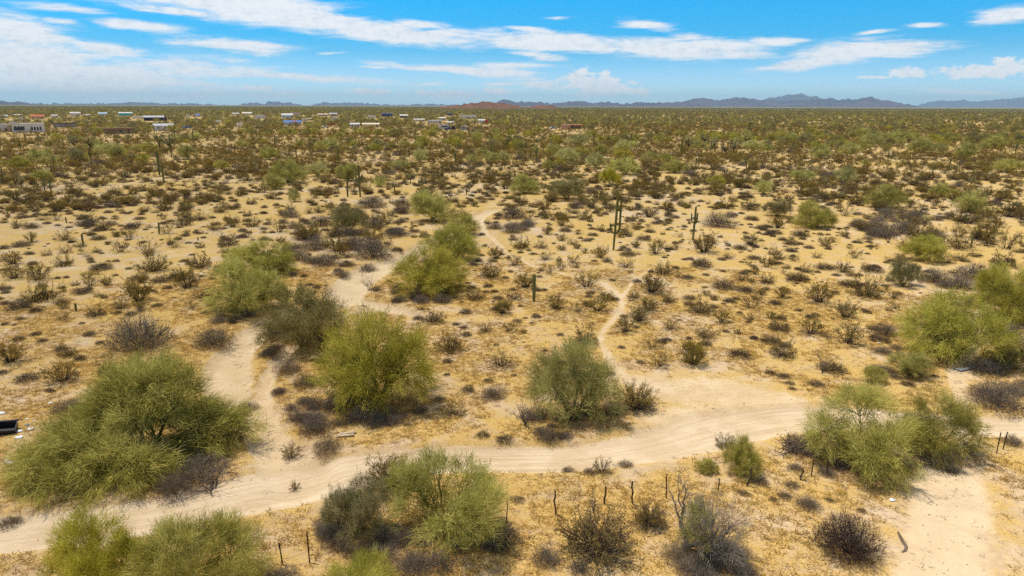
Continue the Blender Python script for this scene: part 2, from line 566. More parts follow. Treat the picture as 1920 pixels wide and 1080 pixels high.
# ------------------------------------------------------------------ plant materials
def plant_material(name, stops, transl=.25, var=.18, hue=.012, rough=1.0):
    m = bpy.data.materials.new(name)
    m.use_nodes = True
    g = NT(m.node_tree)
    t = g.n('ShaderNodeAttribute', attribute_name='tint').outputs[2]
    c = g.ramp(t, stops)
    rnd = g.n('ShaderNodeObjectInfo').outputs['Random']
    hs = g.n('ShaderNodeHueSaturation', ins={'Color': c})
    g.put(hs.inputs['Hue'], g.m('ADD', .5 - hue, g.m('MULTIPLY', rnd, 2 * hue)))
    rnd2 = g.m('FRACT', g.m('MULTIPLY', rnd, 7.31))
    g.put(hs.inputs['Value'], g.m('ADD', 1 - var, g.m('MULTIPLY', rnd2, 2 * var)))
    rnd3 = g.m('FRACT', g.m('MULTIPLY', rnd, 13.7))
    g.put(hs.inputs['Saturation'], g.m('ADD', .9, g.m('MULTIPLY', rnd3, .22)))
    d = g.n('ShaderNodeBsdfDiffuse', 0, ins={0: hs.outputs[0], 1: rough})
    if transl > 0:
        tr = g.n('ShaderNodeBsdfTranslucent', 0, ins={0: hs.outputs[0]})
        d = g.n('ShaderNodeMixShader', 0, ins={0: transl, 1: d, 2: tr})
    g.n('ShaderNodeOutputMaterial', ins={0: d})
    return m


def plain(name, color, rough=.8, spec=.2, metal=0.0, noise=None, nscale=3.0, bump=0.0):
    m = bpy.data.materials.new(name)
    m.use_nodes = True
    g = NT(m.node_tree)
    col = color
    co = g.n('ShaderNodeTexCoord', 'Object')
    nz = g.noise(co, nscale, 4, .6)
    if noise is None:
        noise = tuple(c * .82 for c in color)
    col = g.mix(g.step(nz, .35, .68), color, noise)
    b = g.n('ShaderNodeBsdfPrincipled', ins={'Base Color': col, 'Roughness': rough, 'Metallic': metal, 'Specular IOR Level': spec})
    if bump:
        g.put(b.inputs['Normal'], g.n('ShaderNodeBump', 0, ins={'Strength': .6, 'Distance': bump, 'Height': nz}))
    g.n('ShaderNodeOutputMaterial', ins={0: b.outputs[0]})
    return m


M = {}
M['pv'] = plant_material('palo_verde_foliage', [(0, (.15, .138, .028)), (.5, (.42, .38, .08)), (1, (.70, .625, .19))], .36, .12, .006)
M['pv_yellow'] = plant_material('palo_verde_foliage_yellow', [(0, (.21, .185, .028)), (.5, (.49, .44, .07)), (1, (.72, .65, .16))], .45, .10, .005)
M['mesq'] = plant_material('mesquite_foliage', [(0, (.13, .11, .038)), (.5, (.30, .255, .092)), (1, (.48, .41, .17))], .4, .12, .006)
M['pv_bark'] = plant_material('palo_verde_bark', [(0, (.08, .07, .03)), (.5, (.27, .235, .065)), (1, (.55, .48, .14))], 0, .12, .006)
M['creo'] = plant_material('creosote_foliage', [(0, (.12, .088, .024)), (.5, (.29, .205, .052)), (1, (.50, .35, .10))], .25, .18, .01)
M['creo_stem'] = plant_material('creosote_stem', [(0, (.05, .038, .03)), (.5, (.105, .082, .062)), (1, (.21, .165, .115))], 0, .2, .01)
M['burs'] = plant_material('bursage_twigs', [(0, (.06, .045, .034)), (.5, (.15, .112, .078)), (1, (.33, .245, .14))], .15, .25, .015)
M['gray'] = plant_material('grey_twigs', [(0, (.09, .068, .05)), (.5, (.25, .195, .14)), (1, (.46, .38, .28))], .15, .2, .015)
M['deadwood'] = plant_material('dead_wood', [(0, (.06, .045, .037)), (.5, (.165, .13, .105)), (1, (.33, .28, .235))], 0, .15)
M['straw'] = plant_material('dry_grass', [(0, (.27, .155, .04)), (.5, (.52, .33, .085)), (1, (.74, .53, .20))], .3, .2)
M['twig'] = plant_material('twig_litter', [(0, (.07, .05, .035)), (.5, (.15, .11, .08)), (1, (.27, .22, .17))], 0, .3)
M['cholla'] = plant_material('cholla_joints', [(0, (.20, .17, .06)), (.5, (.36, .31, .125)), (1, (.52, .46, .22))], .1, .15)
M['cholla_w'] = plant_material('cholla_trunk', [(0, (.035, .028, .02)), (.5, (.07, .055, .04)), (1, (.12, .10, .07))], 0, .2)
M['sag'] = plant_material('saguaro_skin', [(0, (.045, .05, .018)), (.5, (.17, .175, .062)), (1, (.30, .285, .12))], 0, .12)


# ------------------------------------------------------------------ geometry accumulator
class Geo:
    def __init__(self):
        self.v = []; self.t = []; self.a = []; self.n = 0

    def add(self, v, t, a):
        v = np.asarray(v, np.float32); t = np.asarray(t, np.int64)
        self.v.append(v); self.t.append(t + self.n)
        self.a.append(np.full(len(v), a, np.float32) if np.isscalar(a) else np.asarray(a, np.float32))
        self.n += len(v)

    def mesh(self, name, mat, smooth=False):
        return mesh_np(name, np.concatenate(self.v), np.concatenate(self.t), mat, np.concatenate(self.a), smooth=smooth)

    def tris(self):
        return sum(len(t) for t in self.t)


def unit(v):
    return v / (np.linalg.norm(v, axis=-1, keepdims=True) + 1e-9)


def tube(G, P, R, sides=4, a0=.4, a1=.6):
    P = np.asarray(P, float); n = len(P)
    R = np.broadcast_to(np.asarray(R, float), (n,))
    T = np.gradient(P, axis=0); T = unit(T)
    up = np.array([0, 0, 1.0]) if abs(T[0][2]) < .9 else np.array([1.0, 0, 0])
    U = unit(np.cross(T, up)); V = np.cross(T, U)
    an = np.arange(sides) / sides * 2 * math.pi
    ring = P[:, None, :] + R[:, None, None] * (np.cos(an)[None, :, None] * U[:, None, :] + np.sin(an)[None, :, None] * V[:, None, :])
    v = ring.reshape(-1, 3)
    i = np.arange(n - 1)[:, None] * sides; j = np.arange(sides)[None, :]; k = (np.arange(sides) + 1)[None, :] % sides
    a, b, c, d = i + j, i + k, i + sides + k, i + sides + j
    t = np.concatenate([np.stack([a, b, c], -1).reshape(-1, 3), np.stack([a, c, d], -1).reshape(-1, 3)])
    # closed ends
    t = np.concatenate([t, [[0, m + 1, m] for m in range(1, sides - 1)], [[(n - 1) * sides, (n - 1) * sides + m, (n - 1) * sides + m + 1] for m in range(1, sides - 1)]])
    G.add(v, t, np.repeat(np.linspace(a0, a1, n), sides))


def bez(p0, p1, p2, n):
    t = np.linspace(0, 1, n)[:, None]
    return (1 - t) ** 2 * p0 + 2 * t * (1 - t) * p1 + t ** 2 * p2


def wiggle(P, rng, amt):
    P = P.copy(); n = len(P)
    P[1:-1] += rng.normal(0, amt, (n - 2, 3))
    return P


def blades(G, pos, dr, ln, wd, tint, rng):
    """one slim triangle per twig or leaf"""
    n = len(pos)
    dr = unit(dr)
    side = unit(np.cross(dr, rng.normal(0, 1, (n, 3))))
    ln = np.broadcast_to(np.asarray(ln, float), (n,))[:, None]; wd = np.broadcast_to(np.asarray(wd, float), (n,))[:, None]
    bend = rng.normal(0, .12, (n, 3)) * ln
    v = np.stack([pos - side * wd * .5, pos + side * wd * .5, pos + dr * ln + bend], 1).reshape(-1, 3)
    t = np.arange(n * 3).reshape(-1, 3)
    G.add(v, t, np.repeat(tint, 3))


def leaves(G, pos, dr, ln, wd, tint, rng):
    """a small diamond per leaf clump"""
    n = len(pos); dr = unit(dr)
    side = unit(np.cross(dr, rng.normal(0, 1, (n, 3))))
    ln = np.broadcast_to(np.asarray(ln, float), (n,))[:, None]; wd = np.broadcast_to(np.asarray(wd, float), (n,))[:, None]
    mid = pos + dr * ln * .5
    v = np.stack([pos, mid + side * wd * .5, pos + dr * ln, mid - side * wd * .5], 1).reshape(-1, 3)
    b = np.arange(n)[:, None] * 4
    t = np.concatenate([b + [[0, 1, 2]], b + [[0, 2, 3]]])
    G.add(v, t, np.repeat(tint, 4))


def rdir(rng, n):
    return unit(rng.normal(0, 1, (n, 3)))


# ------------------------------------------------------------------ palo verde / mesquite: limbs, branches, twig sprays
def gen_tree(seed, lobes, n_cl, per, bl, bw, wood, leaf, limb_r=.075, droop=.5, hole=.30, twigs=.35, spread=.26, limb_sides=5, base_spread=.12, low=.06, sub=7, voids=()):
    rng = np.random.default_rng(seed)
    W, L = Geo(), Geo()
    lobes = [np.array(l, float) for l in lobes]       # cx cy cz rx ry rz
    top = max(l[2] + l[5] for l in lobes)
    area = np.array([l[3] * l[4] + l[3] * l[5] for l in lobes]); area /= area.sum()
    limbs = []
    for l in lobes:
        c = l[:3]
        b0 = np.array([rng.normal(0, base_spread), rng.normal(0, base_spread), -.05])
        midp = b0 * .5 + c * .5
        midp[2] = b0[2] + (c[2] - b0[2]) * .62
        midp[:2] = c[:2] * rng.uniform(.28, .5)
        end = c + np.array([0, 0, l[5] * .25])
        P = wiggle(bez(b0, midp, end, 8), rng, .05)
        rr = limb_r * (.7 + .5 * rng.random()) * np.linspace(1, .35, 8)
        tube(W, P, rr, limb_sides, .15, .6)
        limbs.append(P)
        for s in range(sub):
            t = rng.uniform(.45, 1.0)
            p0 = P[min(int(t * 7), 7)]
            d = rdir(rng, 1)[0]
            d[2] = d[2] * .8 + .15
            p2 = c + d * l[3:6] * rng.uniform(.7, .95)
            p2[2] = max(p2[2], low)
            p1 = (p0 + p2) / 2 + np.array([0, 0, .18 * np.linalg.norm(p2 - p0)])
            Q = wiggle(bez(p0, p1, p2, 6), rng, .04)
            tube(W, Q, limb_r * .33 * np.linspace(1, .3, 6), 3, .45, .9)
    # twig clusters
    li = rng.choice(len(lobes), n_cl * 3, p=area)
    d = rdir(rng, n_cl * 3)
    d[:, 2] = np.where(d[:, 2] < -.55, -d[:, 2], d[:, 2])
    LB = np.array(lobes)[li]
    nzv = fbm(d[:, 0] * 2.1 + li * 5.3 + 40, d[:, 1] * 2.1 + d[:, 2] * 1.7 + 40, seed, 3)
    f = rng.uniform(.35, 1.0, len(li)) ** .55 * (.72 + .5 * nzv)
    pos = LB[:, :3] + d * LB[:, 3:6] * f[:, None]
    nh = fbm(pos[:, 0] * 1.1 + 60, pos[:, 1] * 1.1 + pos[:, 2] * .9 + 60, seed + 5, 2)
    ok = (pos[:, 2] > low) & (nh > hole)
    for (vx, vy, vz, vr) in voids:
        ok &= np.linalg.norm((pos - [vx, vy, vz]) / [1, 1, .8], axis=1) > vr * rng.uniform(.8, 1.25, len(pos))
    pos, d, li, nh = pos[ok][:n_cl], d[ok][:n_cl], li[ok][:n_cl], nh[ok][:n_cl]
    n = len(pos)
    out = d * .75 + rng.normal(0, .25, (n, 3))
    hz = np.clip(pos[:, 2] / top, 0, 1)
    out[:, 2] += .5 * hz - droop * (1 - hz)
    out = unit(out)
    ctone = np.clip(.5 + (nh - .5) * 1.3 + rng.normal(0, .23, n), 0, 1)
    sc = rng.uniform(.7, 1.3, n)
    # spray axis: blades sit along a short axis and fan out from it
    rep = np.repeat(np.arange(n), per)
    t = rng.uniform(-.35, 1.0, len(rep))
    bp = pos[rep] + out[rep] * (t * bl * 1.1 * sc[rep])[:, None] + rng.normal(0, spread * .5, (len(rep), 3)) * sc[rep][:, None]
    bd = out[rep] + rng.normal(0, .42, (len(rep), 3))
    bp[:, 2] = np.maximum(bp[:, 2], .02)
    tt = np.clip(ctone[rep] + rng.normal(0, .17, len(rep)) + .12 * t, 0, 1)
    blades(L, bp, bd, bl * rng.uniform(.55, 1.25, len(rep)) * sc[rep], bw * rng.uniform(.7, 1.4, len(rep)), tt, rng)
    # fine twigs carry the sprays
    if twigs > 0:
        for k in rng.choice(n, int(n * twigs), replace=False):
            P = limbs[li[k]]
            p0 = P[rng.integers(4, 8)]
            p0 = p0 + (pos[k] - p0) * rng.uniform(.2, .5)
            Q = bez(p0, (p0 + pos[k]) / 2 + np.array([0, 0, .12]), pos[k], 4)
            tube(W, Q, [.014, .011, .009, .006], 3, .5, 1.0)
    return W, L


def dome_lobes(rng, R, H, n=7, low=.36):
    """overlapping lobes arranged as an uneven dome of radius R and height H"""
    ls = [(rng.normal(0, .12 * R), rng.normal(0, .12 * R), H * .62, R * .55, R * .55, H * .36)]
    a0 = rng.uniform(0, 6.28)
    for i in range(n - 1):
        a = a0 + i / (n - 1) * 6.283 + rng.normal(0, .25)
        rr = R * rng.uniform(.46, .62)
        zz = H * rng.uniform(low - .08, low + .16)
        s = rng.uniform(.8, 1.15)
        ls.append((math.cos(a) * rr, math.sin(a) * rr, zz, R * .42 * s, R * .42 * s, min(H * .36 * s, zz * 1.0)))
    return ls


def gen_creosote(seed, n_st, H, spread, leaf_n, leaf_sz, bare=.0, skirt=260):
    rng = np.random.default_rng(seed)
    W, L = Geo(), Geo()
    # dead twigs and caught litter round the foot
    d = rdir(rng, skirt); d[:, 2] = np.abs(d[:, 2])
    p = d * np.array([.62, .62, .34]) * H * (rng.uniform(.1, 1, skirt) ** .6)[:, None]
    blades(W, p, d + rng.normal(0, .5, d.shape) + [0, 0, .3], .22 * H * rng.uniform(.5, 1.2, skirt), .013 * max(1, leaf_sz / .075), np.clip(rng.normal(.35, .2, skirt), 0, 1), rng)
    tips = []
    for i in range(n_st):
        a = rng.uniform(0, 6.283); lean = rng.uniform(.05, 1.0) ** .7 * spread
        ln = H * rng.uniform(.65, 1.08) * (1 - .18 * lean)
        b0 = np.array([math.cos(a), math.sin(a), 0]) * rng.uniform(.02, .16) * H
        d = np.array([math.cos(a) * math.sin(lean), math.sin(a) * math.sin(lean), math.cos(lean)])
        p2 = b0 + d * ln
        p1 = b0 + np.array([d[0] * .6, d[1] * .6, d[2] * 1.0]) * ln * .55
        P = wiggle(bez(b0, p1, p2, 5), rng, .02 * H)
        tube(W, P, .011 * np.linspace(1.2, .4, 5), 3, .2, .9)
        tips.append(P)
        for s in range(2):
            p0 = P[rng.integers(2, 4)]
            q = p0 + unit(d + rng.normal(0, .45, 3)) * ln * rng.uniform(.25, .45)
            q[2] = max(q[2], .05)
            Q = bez(p0, (p0 + q) / 2 + rng.normal(0, .03, 3), q, 3)
            tube(W, Q, [.008, .006, .004], 3, .4, .9)
            tips.append(np.vstack([Q, Q[-1:]]))
    T = [t for t in tips if rng.random() > bare]
    seg = rng.integers(0, len(T), leaf_n)
    t = rng.uniform(.35, 1.0, leaf_n) ** .6
    pos = np.array([T[s][min(int(u * (len(T[s]) - 1)), len(T[s]) - 2)] * (1 - (u * (len(T[s]) - 1)) % 1) + T[s][min(int(u * (len(T[s]) - 1)) + 1, len(T[s]) - 1)] * ((u * (len(T[s]) - 1)) % 1) for s, u in zip(seg, t)])
    pos += rng.normal(0, .035 * H, pos.shape)
    dr = rng.normal(0, 1, pos.shape) + np.array([0, 0, .9])
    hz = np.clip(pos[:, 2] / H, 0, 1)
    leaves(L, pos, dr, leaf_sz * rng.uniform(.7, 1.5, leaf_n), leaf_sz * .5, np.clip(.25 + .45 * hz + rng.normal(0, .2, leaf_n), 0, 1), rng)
    return W, L


def gen_mound(seed, n, R, H, bl, bw, forks=True):
    """low twiggy cushion: bursage and dried-out brush"""
    rng = np.random.default_rng(seed)
    G = Geo()
    d = rdir(rng, n); d[:, 2] = np.abs(d[:, 2])
    f = rng.uniform(.15, 1.0, n) ** .6
    lob = .75 + .5 * fbm(d[:, 0] * 1.8 + 30, d[:, 1] * 1.8 + 30, seed, 2)
    pos = d * np.array([R, R, H]) * (f * lob)[:, None]
    pos[:, 2] = np.maximum(pos[:, 2] * .9, .0)
    dr = d * .8 + rng.normal(0, .55, (n, 3)) + np.array([0, 0, .35])
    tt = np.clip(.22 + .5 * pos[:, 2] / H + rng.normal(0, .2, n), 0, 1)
    blades(G, pos, dr, bl * rng.uniform(.5, 1.3, n), bw * rng.uniform(.6, 1.5, n), tt, rng)
    for i in range(14):
        q = rdir(rng, 1)[0]; q[2] = abs(q[2]) * .8 + .1
        p2 = q * np.array([R, R, H]) * rng.uniform(.7, 1.05)
        tube(G, wiggle(bez(np.zeros(3), p2 * .5 + [0, 0, .1 * H], p2, 4), rng, .02), [.012, .009, .007, .004], 3, .2, .8)
    return G


def gen_bare(seed, H, levels=4, r0=.05, spread=.75, n0=4, taper=.62, lean=(0, 0), sides=4):
    """leafless tree: real forking branches"""
    rng = np.random.default_rng(seed)
    G = Geo()

    TR = Geo()

    def grow(p, d, ln, r, lv):
        n = 4
        q = p + d * ln
        P = wiggle(np.array([p + (q - p) * t for t in np.linspace(0, 1, n)]), rng, ln * .07)
        P[0] = p
        tube(TR if lv == levels else G, P, np.linspace(r, r * taper, n), sides if lv > 1 else 3, .25 + .1 * (levels - lv), .45 + .1 * (levels - lv))
        if lv <= 0:
            return
        for k in range(rng.integers(2, 4)):
            t = rng.uniform(.55, 1.0)
            pp = P[min(n - 1, max(1, int(round(t * (n - 1)))))]
            nd = unit(d + rng.normal(0, spread * .75, 3) + np.array([0, 0, .12]))
            grow(pp, nd, ln * rng.uniform(.55, .82), r * taper * rng.uniform(.7, 1.0), lv - 1)
    for k in range(n0):
        d = unit(np.array([rng.normal(lean[0], spread * .6), rng.normal(lean[1], spread * .6), 1.0]))
        grow(np.array([rng.normal(0, .04), rng.normal(0, .04), -.05]), d, H * rng.uniform(.3, .42), r0 * rng.uniform(.7, 1.1), levels)
    return TR, G


def rib_tube(G, P, R, ribs=13, depth=.13, cap=True, tone=.5):
    """ribbed saguaro column along P"""
    P = np.asarray(P, float); n = len(P)
    T = unit(np.gradient(P, axis=0))
    up = np.array([1.0, 0, 0])
    U = unit(np.cross(T, up)); V = np.cross(T, U)
    s = ribs * 2
    an = np.arange(s) / s * 2 * math.pi
    rr = np.where(np.arange(s) % 2 == 0, 1.0, 1 - depth)
    v = (P[:, None, :] + np.asarray(R)[:, None, None] * rr[None, :, None] * (np.cos(an)[None, :, None] * U[:, None, :] + np.sin(an)[None, :, None] * V[:, None, :])).reshape(-1, 3)
    i = np.arange(n - 1)[:, None] * s; j = np.arange(s)[None, :]; k = (np.arange(s) + 1)[None, :] % s
    a, b, c, d = i + j, i + k, i + s + k, i + s + j
    t = np.concatenate([np.stack([a, b, c], -1).reshape(-1, 3), np.stack([a, c, d], -1).reshape(-1, 3)])
    t = np.concatenate([t, [[(n - 1) * s, (n - 1) * s + m, (n - 1) * s + m + 1] for m in range(1, s - 1)]])
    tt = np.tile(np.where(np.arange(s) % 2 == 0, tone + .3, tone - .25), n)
    G.add(v, t, np.clip(tt, 0, 1))


def sag_column(H, R, lean=0.0, ribs=13, rng=None):
    G = Geo()
    z = np.concatenate([[-.1, .0], np.linspace(.15, .92, 9) * H, H - R * np.array([.9, .5, .2, .03])])
    prof = np.interp(z / H, [0, .08, .45, .8, 1], [.74, .8, 1.0, .95, .9]) * R
    prof[-4:] = R * np.array([.88, .72, .45, .12])
    P = np.stack([lean * z, .25 * lean * z, z], 1)
    rib_tube(G, P, prof, ribs)
    return G


def sag_arm(z0, side, out, z1, R, ribs=10):
    """arm leaving the trunk at z0, turning up to z1; side is the azimuth"""
    G = Geo()
    c = np.array([math.cos(side), math.sin(side), 0])
    pts = [c * 0 + [0, 0, z0], c * out * .55 + [0, 0, z0 + .04], c * out * .9 + [0, 0, z0 + .22 * out + .1], c * out + [0, 0, z0 + .6 * out + .25]]
    zt = np.linspace(z0 + .6 * out + .25, z1, 7)[1:]
    pts += [c * out * (1 + .02 * i) + [0, 0, zz] for i, zz in enumerate(zt)]
    n = len(pts)
    R_ = np.full(n, R); R_[0] *= .7; R_[1] *= .8; R_[-1] *= .25; R_[-2] *= .85
    pts[-2] = (pts[-2] + pts[-1]) * .5 * .4 + pts[-1] * .6 - np.array([0, 0, R * .35])
    rib_tube(G, np.array(pts, float), R_, ribs)
    return G


def gen_cholla(seed, H, n_j):
    rng = np.random.default_rng(seed)
    W, L = Geo(), Geo()
    top = np.array([rng.normal(0, .05), rng.normal(0, .05), H * .45])
    tube(W, [[0, 0, -.05], top * .5, top], [.075, .065, .05], 5, .3, .6)
    ends = []
    for k in range(7):
        a = rng.uniform(0, 6.283); e = rng.uniform(.2, 1.1)
        p2 = top + np.array([math.cos(a) * math.cos(e), math.sin(a) * math.cos(e), math.sin(e)]) * H * rng.uniform(.3, .5)
        p0 = top * rng.uniform(.6, 1.0)
        Q = bez(p0, p0 + (p2 - p0) * np.array([.7, .7, .3]), p2, 4)
        tube(W, Q, [.05, .045, .04, .035], 4, .4, .9)
        ends += [Q[2], Q[3]]
    ends = np.array(ends)
    for k in range(n_j):
        e = ends[rng.integers(len(ends))] + rng.normal(0, .09 * H, 3)
        d = unit(rng.normal(0, 1, 3) + np.array([0, 0, .5])); l = rng.uniform(.10, .2) * H * .6
        tube(L, [e - d * l * .5, e - d * l * .2, e + d * l * .3, e + d * l * .55], np.array([.03, .06, .06, .02]) * H * .55, 5, .35 + .3 * rng.random(), .7 + .3 * rng.random())
    return W, L


# ------------------------------------------------------------------ prototypes (mesh data shared by every copy)
PROTO = {}           # key -> dict(parts=[(name, mesh)], joined=mesh, R, H)


def join_meshes(name, geos, mats):
    v, t, a, mi = [], [], [], []
    n = 0
    for k, G in enumerate(geos):
        gv, gt, ga = np.concatenate(G.v), np.concatenate(G.t), np.concatenate(G.a)
        v.append(gv); t.append(gt + n); a.append(ga); mi.append(np.full(len(gt), k)); n += len(gv)
    return mesh_np(name, np.concatenate(v), np.concatenate(t), mats, np.concatenate(a), np.concatenate(mi))


def proto(key, parts, R, H, joined=True, parts_ok=True):
    """parts: (part name, Geo, material)"""
    d = dict(R=R, H=H)
    if parts_ok:
        d['parts'] = [(nm, G.mesh(key + '_' + nm, mt)) for nm, G, mt in parts]
    if joined:
        d['joined'] = join_meshes(key, [p[1] for p in parts], [p[2] for p in parts])
    PROTO[key] = d
    return key


def measure(G):
    v = np.concatenate(G.v)
    r = np.hypot(v[:, 0], v[:, 1])
    return float(np.percentile(r, 97)), float(np.percentile(v[:, 2], 99.3))


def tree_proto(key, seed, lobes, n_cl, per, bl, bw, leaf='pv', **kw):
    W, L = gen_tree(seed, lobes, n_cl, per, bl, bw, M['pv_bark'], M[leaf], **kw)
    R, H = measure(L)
    return proto(key, [('trunk', W, M['pv_bark']), ('crown', L, M[leaf])], R, H)


for i in range(5):
    rng = np.random.default_rng(100 + i)
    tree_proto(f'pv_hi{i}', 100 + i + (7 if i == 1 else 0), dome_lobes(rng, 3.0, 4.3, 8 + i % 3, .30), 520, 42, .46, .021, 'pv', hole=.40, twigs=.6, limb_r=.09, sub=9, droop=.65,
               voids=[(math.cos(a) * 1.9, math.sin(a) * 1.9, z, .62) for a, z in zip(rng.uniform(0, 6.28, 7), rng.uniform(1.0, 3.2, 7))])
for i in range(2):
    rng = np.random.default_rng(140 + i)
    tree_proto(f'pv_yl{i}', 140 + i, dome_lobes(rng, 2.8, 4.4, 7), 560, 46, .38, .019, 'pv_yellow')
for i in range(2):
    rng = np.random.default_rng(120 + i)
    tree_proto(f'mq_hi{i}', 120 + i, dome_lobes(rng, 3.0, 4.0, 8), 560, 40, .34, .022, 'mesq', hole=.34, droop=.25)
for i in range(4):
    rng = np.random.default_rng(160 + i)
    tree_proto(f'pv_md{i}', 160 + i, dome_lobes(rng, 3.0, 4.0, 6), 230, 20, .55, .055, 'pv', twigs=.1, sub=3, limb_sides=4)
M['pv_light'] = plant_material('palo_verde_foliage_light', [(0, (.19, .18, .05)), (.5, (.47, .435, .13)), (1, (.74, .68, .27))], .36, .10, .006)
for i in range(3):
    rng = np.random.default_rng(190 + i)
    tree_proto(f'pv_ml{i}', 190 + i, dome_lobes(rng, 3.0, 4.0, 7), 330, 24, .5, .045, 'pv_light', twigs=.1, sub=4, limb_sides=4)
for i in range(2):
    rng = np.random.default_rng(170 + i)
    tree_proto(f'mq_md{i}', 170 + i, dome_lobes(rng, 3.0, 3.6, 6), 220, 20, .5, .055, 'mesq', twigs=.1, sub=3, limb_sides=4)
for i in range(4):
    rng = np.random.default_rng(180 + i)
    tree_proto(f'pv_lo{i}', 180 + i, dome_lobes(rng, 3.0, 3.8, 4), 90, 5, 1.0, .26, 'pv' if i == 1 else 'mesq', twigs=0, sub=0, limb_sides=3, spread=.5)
for i in range(10):
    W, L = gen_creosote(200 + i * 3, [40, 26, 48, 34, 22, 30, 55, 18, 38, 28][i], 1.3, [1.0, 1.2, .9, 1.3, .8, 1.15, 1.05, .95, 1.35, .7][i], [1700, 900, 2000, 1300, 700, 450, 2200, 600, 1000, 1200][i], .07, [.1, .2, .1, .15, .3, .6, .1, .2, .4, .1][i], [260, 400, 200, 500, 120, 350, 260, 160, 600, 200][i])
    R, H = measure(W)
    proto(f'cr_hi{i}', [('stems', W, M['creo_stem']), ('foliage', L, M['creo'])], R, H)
for i in range(2):
    W, L = gen_creosote(230 + i, 85, 1.3, 1.0, 4200, .05, .15, 900)
    R, H = measure(W)
    proto(f'cr_big{i}', [('stems', W, M['creo_stem']), ('foliage', L, M['creo'])], R, H)
for i in range(4):
    W, L = gen_creosote(220 + i, 12, 1.2, 1.1, 190, .18, .1, 60)
    R, H = measure(W)
    proto(f'cr_lo{i}', [('stems', W, M['creo_stem']), ('foliage', L, M['creo'])], R, H, parts_ok=False)
for i in range(5):
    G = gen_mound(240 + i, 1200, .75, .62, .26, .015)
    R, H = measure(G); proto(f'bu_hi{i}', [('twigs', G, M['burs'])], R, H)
for i in range(3):
    G = gen_mound(250 + i, 110, .75, .55, .30, .05)
    R, H = measure(G); proto(f'bu_lo{i}', [('twigs', G, M['burs'])], R, H, parts_ok=False)
for i in range(4):
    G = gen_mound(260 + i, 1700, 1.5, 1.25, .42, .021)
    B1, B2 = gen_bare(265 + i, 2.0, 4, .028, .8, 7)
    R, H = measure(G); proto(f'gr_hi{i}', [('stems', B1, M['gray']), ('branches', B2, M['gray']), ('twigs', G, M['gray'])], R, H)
for i in range(2):
    B1, B2 = gen_bare(280 + i, 1.9, 4, .022, .7, 6)
    R, H = measure(B2); proto(f'bare_sh{i}', [('stems', B1, M['gray']), ('branches', B2, M['gray'])], R, H)
for i in range(4):
    W, L = gen_cholla(300 + i, 1.7, 60)
    R, H = measure(L); proto(f'ch_hi{i}', [('trunk', W, M['cholla_w']), ('crown', L, M['cholla'])], R, H)
for i in range(2):
    W, L = gen_cholla(310 + i, 1.7, 22)
    R, H = measure(L); proto(f'ch_lo{i}', [('trunk', W, M['cholla_w']), ('crown', L, M['cholla'])], R, H, parts_ok=False)
for i in range(3):
    H = 3.2
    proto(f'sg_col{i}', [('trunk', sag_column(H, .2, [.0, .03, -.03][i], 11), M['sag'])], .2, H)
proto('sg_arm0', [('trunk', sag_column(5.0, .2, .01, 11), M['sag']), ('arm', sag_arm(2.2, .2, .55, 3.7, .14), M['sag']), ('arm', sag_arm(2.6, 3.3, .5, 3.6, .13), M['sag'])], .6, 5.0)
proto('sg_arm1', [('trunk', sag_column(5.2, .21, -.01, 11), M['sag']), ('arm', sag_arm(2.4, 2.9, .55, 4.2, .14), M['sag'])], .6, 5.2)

# ------------------------------------------------------------------ what grows where (positions read off the photograph and set on the ground)
ITEMS = []
RNG = np.random.default_rng(7)
KIND = {  # kind: object name, category, group, noun
    'pv': ('palo_verde_tree', 'tree', 'palo verde trees on the flat', 'palo verde tree'),
    'mq': ('mesquite_tree', 'tree', 'mesquite trees along the wash', 'mesquite tree'),
    'cr': ('creosote_bush', 'bush', 'creosote bushes on the flat', 'creosote bush'),
    'bu': ('bursage_shrub', 'shrub', 'low bursage shrubs on the flat', 'bursage'),
    'gr': ('twiggy_shrub', 'shrub', 'grey twiggy shrubs', 'twiggy shrub'),
    'sg': ('saguaro_cactus', 'cactus', 'saguaro cacti on the flat', 'saguaro'),
    'ch': ('cholla_cactus', 'cactus', 'cholla cacti on the flat', 'cholla'),
}


def depth_of(x, y, z=0):
    return float((-(CR.T @ np.array([x, y, z - CAM_H])))[2])


def height_at(xy, u, v):
    d = pix_dir(u, v)
    return CAM_H + d[2] / math.hypot(d[0], d[1]) * math.hypot(*xy)


def item(kind, xy, R, H, keys=None, label=None, rz=None, short=None):
    it = dict(kind=kind, x=float(xy[0]), y=float(xy[1]), R=R, H=H, keys=keys, label=label, rz=RNG.uniform(0, 6.28) if rz is None else rz, short=short)
    it['px'] = 2 * R * FPX / max(depth_of(xy[0], xy[1], H * .5), 1)
    if kind == 'sg':
        it['px'] = H * .5 * FPX / depth_of(xy[0], xy[1])
    ITEMS.append(it)
    return it


def tree(kind, x0, x1, yt, yb, label=None, keys=None, rz=None, short=None, back=.7, hmul=1.0):
    u = (x0 + x1) / 2
    g0 = gnd(u, yb); D0 = np.linalg.norm(g0)
    R = 1.0
    for _ in range(4):
        xy = g0 * (1 + back * R / D0)
        R = .5 * (x1 - x0) * depth_of(*xy, 1.0) / FPX
    H = height_at(xy, u, yt) * hmul
    return item(kind, xy, R, max(H, .5), keys, label, rz, short)


def shrub(u, v, w, kind, hf=None):
    g0 = gnd(u, v); D0 = np.linalg.norm(g0)
    R = .5 * w * depth_of(*g0) / FPX
    xy = g0 * (1 + .45 * R / D0)
    if hf is None:
        hf = {'cr': RNG.uniform(1.05, 1.35), 'bu': RNG.uniform(.55, .8), 'gr': RNG.uniform(.75, .95)}[kind]
    return item(kind, xy, R, R * hf, ['cr_big0', 'cr_big1'] if kind == 'cr' and w > 70 else None)


